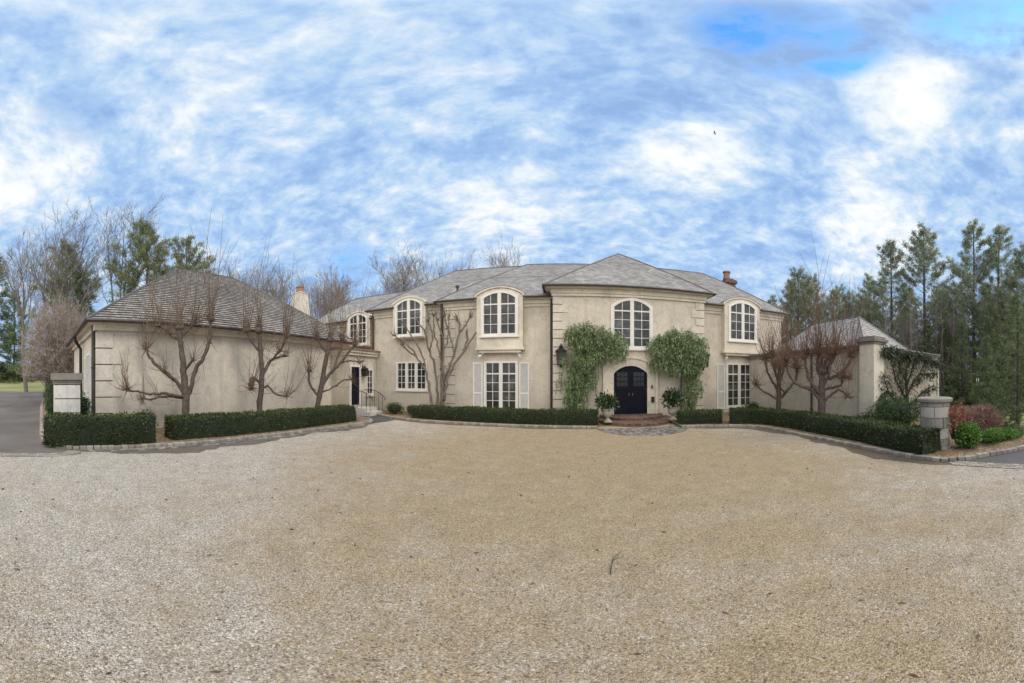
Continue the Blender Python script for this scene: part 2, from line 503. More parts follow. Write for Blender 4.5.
sheet('driveway', [(-8.75,-9),(-8.75,.3),(-9.6,.8),(-10.2,.2),(-14,-.05),(-26,-.1),(-34,.3),(-40,2.5),(-46,8),(-53,18),(-58,15),(-52,3),(-50,-9)], .006, M['asphalt_old'])
sheet('driveway', [(7.45,-9),(60,-9),(60,.3),(16,.55),(11,1.05),(9.3,1.8),(8.2,2.6),(7.45,3.15)], .006, M['asphalt'])
sheet('path', [(-8.3,12.6),(-7.95,13.9),(-8.2,14.8),(-9.6,15.65),(-11.0,16.7),(-11.25,16.7),(-11.25,14.3),(-9.3,13.7),(-8.5,13.1)], .009, M['asphalt'])
sheet('planting_bed', gl[32:] + [(-12.49,14.3),(-12.49,2.05),(-22,2.05),(-30,6),(-34,0)], .085, M['mulch'])
sheet('planting_bed', [(p.x,p.y) for p in K_mid] + [(1.5,16.45),(-.4,17.3),(-11.2,17.75)], .085, M['mulch'])
sheet('planting_bed', [(p.x,p.y) for p in K_right if p.x < 10.5] + [(12.6,2.3),(13.2,7.95),(10.99,7.95),(10.99,17.25),(7.6,17.25),(5.5,16.45),(5.0,16.45)], .085, M['mulch'])

rnd = random.Random(7)
def margin(path, w, side):          # damp, leaf-stained gravel gathered along a kerb
    P = resample(path, .3); a, b = [], []
    for i, p in enumerate(P):
        t = (P[min(i+1,len(P)-1)]-P[max(i-1,0)]).normalized(); n = Vector((t.y, -t.x, 0))*side
        k = w*(.55+.7*noise.noise(Vector((p.x*.7, p.y*.7, 3)))+.25*noise.noise(Vector((p.x*3, p.y*3, 1))))*min(1, i/6+.1, (len(P)-1-i)/6+.1)
        a.append(p+n*.0); b.append(p+n*max(.12, .1+k))
    mb = MB(); n_ = len(a); mb.add([(q.x,q.y,.008) for q in a+b], [(i,i+1,n_+i+1,n_+i) for i in range(n_-1)])
    o = mb.build('gravel_margin', M['gravel_damp']); o['kind'] = 'structure'
margin([p for p in K_left if p.y > .6 and p.y < 13.2 and p.x > -10.4], 1.0, 1)
margin([p for p in K_mid if p.x > -9], .35, 1)
margin([p for p in K_right if p.x < 8.2], .6, 1)
def kerb_line(name, path, mat, w=.17, h=.105, L=.2, gap=.012):
    mb = MB()
    P = resample(path, L)
    for a, b in zip(P[:-1], P[1:]):
        m = (a+b)/2; d = b-a
        hz = h + rnd.uniform(-.012, .012)
        mb.bbox(m.x + rnd.uniform(-.008,.008), m.y + rnd.uniform(-.008,.008), hz/2, d.length-gap, w+rnd.uniform(-.015,.015), hz, math.atan2(d.y, d.x)+rnd.uniform(-.02,.02))
    o = mb.build(name, mat); o['kind'] = 'structure'
    bev = o.modifiers.new('bevel', 'BEVEL'); bev.width = .015; bev.segments = 2
    return o
kerb_line('kerb', K_left, M['kerbstone'])
kerb_line('kerb', K_mid, M['kerbstone'])
kerb_line('kerb', K_right, M['kerbstone'])
# flush sett bands where gravel meets asphalt
def sett_band(name, path, rows, w=.13, L=.2, z=.012, mat=None):
    mb = MB()
    for r in range(rows):
        off = (r-(rows-1)/2)*w
        P = resample(path, L)
        for a, b in zip(P[:-1], P[1:]):
            d = (b-a).normalized(); nrm = Vector((-d.y, d.x, 0))
            m = (a+b)/2 + nrm*off + d*(.5*L*(r % 2))
            mb.bbox(m.x, m.y, z/2+rnd.uniform(0,.008), L-.02, w-.02, z, math.atan2(d.y, d.x)+rnd.uniform(-.03,.03))
    o = mb.build(name, mat or M['kerbstone']); o['kind'] = 'structure'
    return o
sett_band('cobble_band', spline([(-8.75,-8),(-8.75,-2),(-8.8,.2),(-9.1,.95)]), 3, z=.02)
sett_band('cobble_band', spline([(7.45,-8),(7.45,-2),(7.45,1.5),(7.35,3.0)]), 3, z=.02)
sett_band('cobble_band', [p + Vector((.22,0,0)) for p in K_left if p.y > 1.2 and p.y < 12.4], 2, z=.018, mat=M['cobble'])
# cobbled half-ellipse in front of the door
mb = MB()
for ring in range(1, 15):
    rr = ring*.13
    n = max(5, int(PI*rr/.15))
    for k in range(n):
        t = PI + PI*(k+.5)/n
        mb.bbox(3.3+rr*1.0*math.cos(t), 13.35+rr*1.05*math.sin(t), .009, .115, .105, .018+rnd.uniform(0,.008), t+PI/2)
o = mb.build('cobbled_apron', M['cobble']); o['kind'] = 'structure'

# ------------------------------------------------------------------ buildings
def roof_plane(mb, EL, ER, RR, RL, course=.19, lift=.028):
    EL, ER, RR, RL = map(Vector, (EL, ER, RR, RL))
    ue = (ER-EL).normalized()
    up = (RL+RR)/2 - (EL+ER)/2
    up -= ue*up.dot(ue)
    sl = up.length; upn = up/sl
    nrm = ue.cross(upn).normalized()
    if nrm.z < 0: nrm = -nrm
    n = max(2, round(sl/course))
    if mb.uv is None: mb.uv = []
    for i in range(n):
        t0, t1 = i/n, (i+1)/n
        a, b = EL.lerp(RL, t0), ER.lerp(RR, t0)
        c, d = ER.lerp(RR, t1), EL.lerp(RL, t1)
        l = nrm*lift
        vs = [a+l, b+l, c+nrm*.004, d+nrm*.004, a, b]
        mb.add(vs, [(0,1,2,3), (4,5,1,0)])
        for p, vv in zip((a,b,c,d,a,b), (t0,t0,t1,t1,t0,t0)):
            mb.uv.append(((p-EL).dot(ue)+i*.37*0, vv*n*course))

def hip_caps(mb, pairs, r=.07):
    for a, b in pairs:
        mb.tube([Vector(a)+Vector((0,0,.02)), Vector(b)+Vector((0,0,.02))], r, 6)

def arch_pts(w, h, rise, n=14, x0=0.0, z0=0.0):
    """closed-open polyline up the left jamb, over a segmental arch, down the right jamb"""
    if rise < 1e-4:
        return [(x0-w/2, z0), (x0-w/2, z0+h), (x0+w/2, z0+h), (x0+w/2, z0)]
    rad = ((w/2)**2 + rise**2)/(2*rise); cz = z0+h-rad
    a = math.asin((w/2)/rad)
    pts = [(x0-w/2, z0)]
    for i in range(n+1):
        t = -a + 2*a*i/n
        pts.append((x0+rad*math.sin(t), cz+rad*math.cos(t)))
    pts.append((x0+w/2, z0))
    return pts

def arch_top(w, h, rise, x):
    if rise < 1e-4: return h
    rad = ((w/2)**2 + rise**2)/(2*rise)
    return h-rad+math.sqrt(max(0, rad*rad-x*x))

def window(parent, cx, cy, z0, w, h, rise, sashes, cols, rows, rz=0.0, casing=.1, transom=None, sill=True, door=False):
    """part 'window' (casing, mullions, bars) with its sub-part 'pane'"""
    pw = WPOS[parent.name]
    mb = MB()
    out = arch_pts(w, h, rise); inn = arch_pts(w-2*casing, h-casing, max(0, rise*.92))
    mb.band_y(out, inn, -.075, .0)
    if not door: mb.box(-w/2+casing*.9, w/2-casing*.9, -.07, 0, .0, casing*.8)
    wi = w-2*casing; hi = h-casing; ri = max(0, rise*.92)
    sw = wi/sashes
    for s in range(1, sashes):                         # mullions
        x = -wi/2+s*sw
        mb.box(x-.055, x+.055, -.068, 0, .0, arch_top(wi, hi, ri, x)+.01)
    base = casing*.8 if not door else .16
    if door: mb.box(-wi/2, wi/2, -.05, 0, 0, base+.22 if False else base)
    tops = transom if transom else (hi-ri-.02 if rise > 0 else None)
    for s in range(sashes):
        xa, xb = -wi/2+s*sw+(.055 if s else 0), -wi/2+(s+1)*sw-(.055 if s < sashes-1 else 0)
        fr = .045
        mb.box(xa-.002, xa+fr, -.05, -.002, base, arch_top(wi, hi, ri, xa+fr)+.005)
        mb.box(xb-fr, xb+.002, -.05, -.002, base, arch_top(wi, hi, ri, xb-fr)+.005)
        mb.box(xa+fr, xb-fr, -.05, -.002, base-.001, base+fr)
        for c in range(1, cols):
            x = xa+(xb-xa)*c/cols
            mb.box(x-.014, x+.014, -.042, -.002, base+fr, arch_top(wi, hi, ri, x)+.005)
        ztop = tops if tops else hi
        if tops:
            mb.box(xa+fr, xb-fr, -.046, -.003, tops-.035, tops+.035)
        for r in range(1, rows):
            z = base+(ztop-base)*r/rows
            mb.box(xa+fr, xb-fr, -.040, -.003, z-.014, z+.014)
    if sill: mb.box(-w/2-.06, w/2+.06, -.13, 0, -.07, -.002)
    me_loc = Vector((cx, cy, z0))
    o = mb.build('window', M['white'])
    o.parent = parent; o.location = me_loc - pw; o.rotation_euler = (0, 0, rz)
    WPOS[o.name] = me_loc
    g = MB(); poly = arch_pts(w-casing, h-casing*.5, ri)
    n = len(poly)
    g.add([(p[0], -.012, p[1]) for p in poly], [tuple(range(n))])
    p = g.build('pane', M['glass']); p.parent = o
    return o

def shutter(parent, cx, cy, z0, w, h, rz=0.0):
    mb = MB()
    f = .075
    mb.box(-w/2, -w/2+f, -.05, 0, 0, h); mb.box(w/2-f, w/2, -.05, 0, 0, h)
    for z in (0, h*.36, h-f*1.2): mb.box(-w/2+f, w/2-f, -.049, 0, z, z+f*1.2)
    o = mb.build('shutter', M['white'])
    o.parent = parent; o.location = Vector((cx, cy, z0))-WPOS[parent.name]; o.rotation_euler = (0,0,rz)
    mb = MB(); vs = []; fs = []                  # louvres as one pleated sheet
    nz = int(h/.06)
    for i in range(nz):
        z = f+(h-2*f)*i/nz; k = len(vs)
        vs += [(-w/2+f,-.036,z),(w/2-f,-.036,z),(w/2-f,-.006,z+.052),(-w/2+f,-.006,z+.052)]
        fs.append((k,k+1,k+2,k+3))
        if i: fs.append((k-1,k-2,k+1,k))
    mb.add(vs, fs); p = mb.build('louvre', M['shutter']); p.parent = o
    return o

def gutter(mb, a, b, r=.062):
    mb.tube([a, b], r, 8)

def downpipe(parent, x, y, z0, z1, mat=None, r=.055, offs=None):
    mb = MB()
    pts = [(x, y, z0), (x, y, z1-.45), (x, y, z1-.35)]
    if offs: pts += [(x+offs[0], y+offs[1], z1)]
    else: pts += [(x, y, z1)]
    mb.tube(pts, r, 8)
    z = z0+.5
    while z < z1-.6:
        mb.bbox(x, y, z, r*2.5, r*2.5, .05); z += 1.9
    return mb.build('downpipe', mat or M['dark_metal'], parent, smooth=False)

# ---- main house
house = place('country_house', (3.55, 16.5, 0), 'long two-storey cream stucco house with hipped grey slate roofs and a dark arched front door', 'house')
X0, X1, X2, X3, X4 = -11.33, -6.48, -.43, 7.54, 13.6
YA, YB, YC = 17.8, 17.35, 16.5
EZ, BZ = 6.42, 6.78          # eave levels (blocks, entrance bay)
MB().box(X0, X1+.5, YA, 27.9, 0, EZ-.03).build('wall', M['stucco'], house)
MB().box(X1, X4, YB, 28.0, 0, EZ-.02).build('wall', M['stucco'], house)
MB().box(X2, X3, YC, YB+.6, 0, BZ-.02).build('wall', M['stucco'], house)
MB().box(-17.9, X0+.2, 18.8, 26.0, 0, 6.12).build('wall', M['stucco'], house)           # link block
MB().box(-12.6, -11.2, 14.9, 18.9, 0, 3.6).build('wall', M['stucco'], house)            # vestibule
# roofs
rz_ = 10.3
mb = MB()
EL, ER = (X0-.37, YA-.37, EZ), (2, YA-.37, EZ)
roof_plane(mb, EL, ER, (2, 22.9, rz_-.1), (-7.6, 22.9, rz_-.1))
roof_plane(mb, (X0-.37, 28.35, EZ), (X0-.37, YA-.37, EZ), (-7.6, 22.9, rz_-.1), (-7.6, 22.9, rz_-.1))
roof_plane(mb, (2, 28.35, EZ), (X0-.37, 28.35, EZ), (-7.6, 22.9, rz_-.1), (2, 22.9, rz_-.1))
hip_caps(mb, []); mb.build('roof', M['slate'], house)
mb = MB()
roof_plane(mb, (X1-.37, YB-.37, EZ), (X4+.35, YB-.37, EZ), (10.4, 22.85, rz_), (-2.43, 22.85, rz_))
roof_plane(mb, (X1-.37, 28.4, EZ), (X1-.37, YB-.37, EZ), (-2.43, 22.85, rz_), (-2.43, 22.85, rz_))
roof_plane(mb, (X4+.35, YB-.37, EZ), (X4+.35, 28.4, EZ), (10.4, 22.85, rz_), (10.4, 22.85, rz_))
roof_plane(mb, (X4+.35, 28.4, EZ), (X1-.37, 28.4, EZ), (-2.43, 22.85, rz_), (10.4, 22.85, rz_))
mb.build('roof', M['slate'], house)
mb = MB()
AX = (3.55, 20.6, 10.33); AB = (3.55, 23.2, 10.33)
bl, brr = (X2-.42, YC-.42, BZ), (X3+.42, YC-.42, BZ)
roof_plane(mb, bl, brr, AX, AX)
roof_plane(mb, (X2-.42, 24, BZ), bl, AX, AB)
roof_plane(mb, brr, (X3+.42, 24, BZ), AB, AX)
mb.build('roof', M['slate'], house)
mb = MB()
roof_plane(mb, (-18.25, 18.45, 6.15), (-10.6, 18.45, 6.15), (-9.0, 22.5, 8.85), (-16.2, 22.5, 8.85))
roof_plane(mb, (-18.25, 26.4, 6.15), (-18.25, 18.45, 6.15), (-16.2, 22.5, 8.85), (-16.2, 22.5, 8.85))
roof_plane(mb, (-10.6, 26.4, 6.15), (-18.25, 26.4, 6.15), (-16.2, 22.5, 8.85), (-9.0, 22.5, 8.85))
mb.build('roof', M['slate'], house)
mb = MB()
hip_caps(mb, [((X0-.37,YA-.37,EZ),(-7.6,22.9,rz_-.1)), ((-7.6,22.9,rz_-.1),(-2.3,22.9,rz_-.1)), ((X1-.37,YB-.37,EZ),(-2.43,22.85,rz_)),
              ((-2.43,22.85,rz_),(10.4,22.85,rz_)), ((X4+.35,YB-.37,EZ),(10.4,22.85,rz_)), (bl,AX), (brr,AX), (AX,AB),
              ((-18.25,18.45,6.15),(-16.2,22.5,8.85)), ((-16.2,22.5,8.85),(-9,22.5,8.85))], .05)
mb.build('ridge_cap', M['lead'], house)
# soffits / eaves: fascia boards, cornices, gutters
mb = MB()
mb.box(X0-.33, X1-.3, YA-.33, YA+.3, EZ-.12, EZ-.005)
mb.box(X0-.33, X0+.3, YA+.3, 28, EZ-.12, EZ-.005)
mb.box(X1-.33, X2-.02, YB-.33, YB+.3, EZ-.121, EZ-.004)
mb.box(X3+.02, X4+.31, YB-.33, YB+.3, EZ-.121, EZ-.004)
mb.box(X4-.3, X4+.31, YB+.3, 28, EZ-.121, EZ-.004)
mb.box(X2-.38, X3+.38, YC-.38, YC+.3, BZ-.13, BZ-.005)
mb.box(X2-.38, X2+.3, YC+.3, 19, BZ-.13, BZ-.005); mb.box(X3-.3, X3+.38, YC+.3, 19, BZ-.13, BZ-.005)
mb.box(-18.2, X0-.05, 18.5, 19, 6.02, 6.14)
mb.build('eave', M['trim'], house)
mb = MB()
def cornice(mb, x0, x1, y, z, d=1):
    mb.box(x0, x1, y-.14, y+.05, z-.34, z-.10); mb.box(x0+.03, x1-.03, y-.07, y+.04, z-.5, z-.341)
cornice(mb, X0-.12, X1-.02, YA, EZ); cornice(mb, X1-.12, X2-.01, YB, EZ); cornice(mb, X3+.01, X4+.12, YB, EZ)
mb.box(X2-.14, X3+.14, YC-.16, YC+.05, BZ-.36, BZ-.12); mb.box(X2-.1, X3+.1, YC-.1, YC+.04, BZ-.5, BZ-.361)
mb.box(-17.9, X0-.02, 18.68, 18.85, 5.8, 6.03)
mb.build('cornice', M['trim'], house)
mb = MB()
gy = lambda y: y-.44
gutter(mb, (X0-.42, gy(YA), EZ-.03), (-9.72, gy(YA), EZ-.03)); gutter(mb, (-7.68, gy(YA), EZ-.03), (X1-.38, gy(YA), EZ-.03))
gutter(mb, (X0-.44, gy(YA), EZ-.03), (X0-.44, 28, EZ-.03))
gutter(mb, (X1-.44, gy(YB), EZ-.03), (-4.6, gy(YB), EZ-.03)); gutter(mb, (-1.95, gy(YB), EZ-.03), (X2-.05, gy(YB), EZ-.03))
gutter(mb, (X1-.44, gy(YB), EZ-.03), (X1-.44, YA-.1, EZ-.03))
gutter(mb, (X3+.05, gy(YB), EZ-.03), (9.0, gy(YB), EZ-.03)); gutter(mb, (11.65, gy(YB), EZ-.03), (X4+.42, gy(YB), EZ-.03))
gutter(mb, (X4+.42, gy(YB), EZ-.03), (X4+.42, 28, EZ-.03))
gutter(mb, (X2-.5, YC-.5, BZ-.03), (X3+.5, YC-.5, BZ-.03), .065)
gutter(mb, (X2-.5, YC-.5, BZ-.03), (X2-.5, 18.6, BZ-.03), .065); gutter(mb, (X3+.5, YC-.5, BZ-.03), (X3+.5, 18.6, BZ-.03), .065)
gutter(mb, (-18.2, 18.38, 6.12), (-13.95, 18.38, 6.12)); gutter(mb, (-12.15, 18.38, 6.12), (-11.5, 18.38, 6.12))
mb.build('gutter', M['dark_metal'], house)
# quoins
def quoin_strip(parent, x, y, z0, z1, dirx, step=.42, wl=.72, ws=.46, alt=True, rz=0):
    mb = MB(); jb = MB(); n = int((z1-z0)/step); st = (z1-z0)/n
    for i in range(n):
        w = wl if (i % 2 == 0 or not alt) else ws
        a, b = (x, x+dirx*w) if dirx > 0 else (x-w, x)
        mb.box(a-(.03 if dirx > 0 else 0), b+(.03 if dirx < 0 else 0), y-.035, y+.4, z0+i*st+.02, z0+(i+1)*st-.02)
    a, b = (x-.004, x+ws-.01) if dirx > 0 else (x-ws+.01, x+.004)
    jb.box(a, b, y-.01, y+.39, z0+.05, z1-.05)
    q = mb.build('quoin_strip', M['stucco_pale'], parent)
    jb.build('joint', M['joint'], q)
    return q
quoin_strip(house, X2, YC, .15, BZ-.5, 1)
quoin_strip(house, X3, YC, .15, BZ-.5, -1)
quoin_strip(house, X1, YB, .15, EZ-.52, 1, .52, .66, .66)
# oriels with arched hood and casement above, french door + shutters below
def oriel(cx):
    w, z0, z1, yf = 2.46, 3.68, 6.92, YB-.42
    mb = MB()
    prof = arch_pts(w, z1-z0, .42, 14, cx, z0)
    mb.prism_y(prof, yf, YB+2.6)
    mb.box(cx-w/2-.06, cx+w/2+.06, yf-.05, YB+.02, z0-.1, z0+.03)
    mb.box(cx-w/2+.1, cx+w/2-.1, yf+.06, YB+.02, z0-.24, z0-.101)
    o = mb.build('oriel', M['trim'], house)
    mb = MB()
    out = arch_pts(w+.16, .56, .42, 14, cx, z1-.42-.05); inn = arch_pts(w-.02, .49, .41, 14, cx, z1-.42-.05)
    mb.band_y(out, inn, yf-.07, YB+.35); mb.build('hood', M['trim'], o)
    mb = MB()
    out = arch_pts(w+.2, .60, .43, 14, cx, z1-.42-.052)[1:-1]; inn = arch_pts(w+.14, .558, .42, 14, cx, z1-.42-.05)[1:-1]
    mb.band_y(out, inn, yf-.06, YB+2.7); mb.build('hood_flashing', M['lead'], o)
    window(house, cx, yf, z0+.62, 1.98, 2.46, .34, 2, 2, 4-1, transom=1.72, casing=.12)
    window(house, cx, YB, .25, 1.86, 2.75, 0, 2, 2, 4, transom=2.08, casing=.1, sill=False, door=True)
    for s in (-1, 1): shutter(house, cx+s*(.93+.05+.28), YB-.012, .27, .54, 2.68)
    mb = MB(); mb.box(cx-1.2, cx+1.2, YB-.3, YB, .085, .22); mb.build('doorstep', M['limestone'], house)
oriel(-3.25); oriel(10.32)
window(house, 12.78, YB, 1.0, .62, 1.45, 0, 1, 2, 4, casing=.07)
# left block: wall dormer window and triple casement
def wall_dormer(cx, y, z0, w, h, rise, depth):
    mb = MB(); mb.prism_y(arch_pts(w+.34, h+.32, rise+.05, 14, cx, z0-.14), y-.43, y+depth)
    o = mb.build('dormer', M['trim'], house)
    mb = MB(); out = arch_pts(w+.52, .5, rise+.05, 14, cx, z0+h-rise+.0)[1:-1]; inn = arch_pts(w+.36, .42, rise+.04, 14, cx, z0+h-rise+.0)[1:-1]
    mb.band_y(out, inn, y-.5, y+depth+.1); mb.build('hood', M['trim'], o)
    window(house, cx, y-.43, z0, w, h, rise, 2, 2, 3, transom=h*.68, casing=.11)
wall_dormer(-8.7, YA, 4.58, 1.8, 2.28, .36, 2.2)
wall_dormer(-13.05, 18.8, 4.36, 1.6, 2.2, .34, 2.0)
window(house, -8.72, YA, 1.36, 2.08, 1.72, 0, 3, 2, 4, casing=.09)
# entrance: tall arched window, keystone, arched door and surround
window(house, 3.55, YC, 3.58, 2.2, 2.68, .44, 2, 2, 4, transom=1.98, casing=.14)
mb = MB(); mb.box(3.42, 3.68, YC-.09, YC, 6.27, BZ-.365); mb.build('keystone', M['trim'], house)
mb = MB()
cxd = 3.47
mb.band_y(arch_pts(2.55, 2.82, .52, 18, cxd, .26), arch_pts(1.74, 2.46, .40, 18, cxd, .26), YC-.10, YC)
mb.band_y(arch_pts(2.85, 2.98, .58, 18, cxd, .26), arch_pts(2.56, 2.83, .52, 18, cxd, .26), YC-.16, YC)
mb.build('door_surround', M['trim'], house)
mb = MB(); mb.prism_y(arch_pts(1.745, 2.455, .40, 18, cxd, .262), YC-.03, YC-.004)
door = mb.build('door', M['door'], house)
mb = MB()
mb.box(cxd-.012, cxd+.012, YC-.045, YC-.029, .27, 2.7)
for s in (-1, 1):
    for (za, zb) in ((.42,.95),(1.02,1.55)):
        mb.band_y([(cxd+s*.43-.3,za),(cxd+s*.43-.3,zb),(cxd+s*.43+.3,zb),(cxd+s*.43+.3,za)], [(cxd+s*.43-.26,za+.04),(cxd+s*.43-.26,zb-.04),(cxd+s*.43+.26,zb-.04),(cxd+s*.43+.26,za+.04)], YC-.05, YC-.029)
mb.build('door_moulding', M['door'], door)
for s in (-1, 1):
    mb = MB()
    for c in (-1, 0, 1):
        for r in range(3):
            x = cxd+s*.43+c*.19; z = 1.68+r*.25
            mb.add([(x-.08,YC-.034,z),(x+.08,YC-.034,z),(x+.08,YC-.034,z+.21),(x-.08,YC-.034,z+.21)], [(0,1,2,3)])
    mb.build('pane', M['door_glass'], door)
for s in (-1, 1):
    mb = MB(); mb.lathe((cxd+s*.09, YC-.09, 1.2), [(.02,0),(.034,.02),(.034,.04),(.012,.06),(.012,.14),(.02,.16)], 8); mb.bbox(cxd+s*.09, YC-.05, 1.25, .03, .06, .03)
    mb.build('handle', M['brass'], door)
mb = MB(); mb.bbox(cxd+1.1, YC-.17, 1.65, .07, .05, .18); mb.build('doorbell', M['black_metal'], house)
mb = MB(); mb.bbox(cxd+1.14, YC-.17, .98, .13, .08, .24); mb.bbox(cxd+1.14, YC-.17, 1.12, .15, .1, .03); mb.build('mailbox', M['black_metal'], house)
# vestibule: door, window, cornice and flat roof edge (faces the court, +X)
mb = MB(); mb.box(-12.55, -10.98, 14.72, 17.78, 3.58, 3.72); mb.box(-12.5, -11.06, 14.8, 17.78, 3.42, 3.579); mb.build('vestibule_cornice', M['trim'], house)
mb = MB(); mb.box(-12.6, -10.9, 14.64, 17.78, 3.721, 3.80); mb.build('vestibule_roof', M['terracotta'], house)
mb = MB(); mb.band_y(arch_pts(.98, 2.28, 0), arch_pts(.8, 2.19, 0), -.07, 0)
fr = mb.build('side_door', M['white']); fr.parent = house; fr.location = Vector((-11.2, 15.42, .55))-WPOS[house.name]; fr.rotation_euler = (0,0,PI/2)
mb = MB(); mb.box(-.4,.4,-.03,-.004,.01,2.19); mb.box(-.3,.3,-.045,-.029,.15,.9); mb.box(-.3,.3,-.045,-.029,1.05,2.0)
d2 = mb.build('door_leaf', M['door']); d2.parent = fr
window(house, -11.2, 16.95, 1.05, .8, 1.6, 0, 1, 2, 4, rz=PI/2, casing=.09)
mb = MB(); mb.box(-11.2, -10.2, 14.95, 16.3, 0, .42); mb.box(-10.2, -9.85, 14.95, 16.3, 0, .22); mb.build('side_step', M['limestone'], house)
# downpipes
downpipe(house, X2-.12, YB-.09, .2, EZ-.05, r=.07)
downpipe(house, X3+.1, YB-.09, .2, EZ-.05, r=.05)
downpipe(house, X1-.08, YB-.13, .2, EZ-.05, r=.085)
downpipe(house, X0-.08, YA-.1, 3.8, EZ-.05, r=.06)
# chimneys and vents
mb = MB(); mb.box(12.8, 13.7, 23.6, 24.5, 6, 10.1); mb.box(12.68, 13.82, 23.48, 24.62, 10.1, 10.3); mb.box(12.74, 13.76, 23.54, 24.56, 10.3, 10.42); mb.box(12.9, 13.6, 23.7, 24.4, 10.42, 10.55)
ch = mb.build('chimney', M['chimney_brick'], house)
mb = MB(); mb.lathe((13.1,24.05,10.55), [(.30,0),(.26,.3),(.26,.52),(.33,.56),(.33,.68)], 12); mb.build('chimney_pot', M['terracotta'], ch)
mb = MB()
def frus(mb, cx, cy, z0, z1, a0, b0, a1, b1):
    vs = [(cx+sx*a0,cy+sy*b0,z0) for sx,sy in ((-1,-1),(1,-1),(1,1),(-1,1))]+[(cx+sx*a1,cy+sy*b1,z1) for sx,sy in ((-1,-1),(1,-1),(1,1),(-1,1))]
    mb.add(vs, [(0,3,2,1),(4,5,6,7),(0,1,5,4),(1,2,6,5),(2,3,7,6),(3,0,4,7)])
frus(mb, -19.0, 18.7, 0, 5.5, .9, .7, .74, .6); frus(mb, -19.0, 18.7, 5.5, 9.0, .74, .6, .46, .42); mb.box(-19.5,-18.5,18.25,19.15,9.0,9.1)
ch = mb.build('chimney', M['stucco'], house); ch['label'] = 'tapered cream stucco chimney'
mb = MB(); mb.lathe((-19.0,18.7,9.1), [(.36,0),(.34,.1),(.30,.42),(.34,.46),(.34,.55)], 14); mb.build('chimney_pot', M['terracotta'], ch)
mb = MB(); mb.tube([(-6.1,18.6,6.9),(-6.1,18.6,7.65)], .07, 8); mb.tube([(-6.1,18.6,7.6),(-6.1,18.6,7.72)], .12, 8); mb.build('vent_pipe', M['dark_metal'], house)

# ---- garage wing (left), hipped shingle roof
gar = place('garage_wing', (-12.5, 9, 0), 'single-storey cream stucco wing with blank wall and tall hipped brown shingle roof', 'garage')
GX0, GX1, GY0, GY1, GE = -22.0, -12.5, 2.04, 16.4, 4.3
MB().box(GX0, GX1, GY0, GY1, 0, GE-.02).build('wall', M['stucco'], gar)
e = .42
mb = MB()
A, B_, C_, D_ = (GX0-e,GY0-e,GE),(GX1+e,GY0-e,GE),(GX1+e,GY1+e,GE),(GX0-e,GY1+e,GE)
r1, r2 = (-17.25, 7.44, 8.5), (-17.25, 11.1, 8.5)
roof_plane(mb, A, B_, r1, r1, .2, .04); roof_plane(mb, B_, C_, r2, r1, .2, .04); roof_plane(mb, C_, D_, r2, r2, .2, .04); roof_plane(mb, D_, A, r1, r2, .2, .04)
mb.build('roof', M['garage_roof'], gar)
mb = MB(); hip_caps(mb, [(A,r1),(B_,r1),(C_,r2),(D_,r2),(r1,r2)], .06); mb.build('ridge_cap', M['lead'], gar)
mb = MB()
mb.box(GX0-e+.04, GX1+e-.04, GY0-e+.04, GY0+.3, GE-.13, GE-.005); mb.box(GX1-.3, GX1+e-.04, GY0+.3, GY1+e-.04, GE-.13, GE-.005)
mb.box(GX0-e+.04, GX0+.3, GY0+.3, GY1+e-.04, GE-.13, GE-.005)
mb.build('eave', M['trim'], gar)
mb = MB()
gutter(mb, (GX0-e,GY0-e-.07,GE-.04),(GX1+e+.07,GY0-e-.07,GE-.04),.075); gutter(mb, (GX1+e+.07,GY0-e-.07,GE-.04),(GX1+e+.07,GY1+e,GE-.04),.075)
mb.build('gutter', M['dark_metal'], gar)
mb = MB(); mb.box(GX0-.02, GX1+.13, GY0-.13, GY0+.05, GE-.36, GE-.131); mb.box(GX1-.05, GX1+.13, GY0+.051, GY1, GE-.36, GE-.131)
mb.build('cornice', M['trim'], gar)
mb = MB(); jb = MB(); n = 6; st = (GE-.42-.1)/n
for i in range(n):
    wq = .95 if i % 2 == 0 else .62
    mb.box(GX1-.5, GX1+.035, GY0-.035, GY0+wq, .1+i*st+.024, .1+(i+1)*st-.024)
jb.box(GX1-.49, GX1+.01, GY0-.01, GY0+.6, .15, GE-.45)
q = mb.build('quoin_strip', M['stucco_pale'], gar); jb.build('joint', M['joint'], q)
# south face: tall shuttered window and downpipe near the corner
window(gar, -14.6, GY0, .5, 1.3, 2.7, 0, 2, 2, 4, casing=.1)
for s in (-1, 1): shutter(gar, -14.6+s*.95, GY0-.01, .5, .55, 2.6)
downpipe(gar, -12.75, GY0-.11, .1, GE-.1, r=.075)
mb = MB(); mb.tube([(-16.9,GY0-.45,GE-.05),(-16.9,GY0-.4,GE-.3),(-16.9,GY0-.14,GE-.7),(-16.9,GY0-.12,.1)], .08, 8); mb.build('downpipe', M['black_metal'], gar)

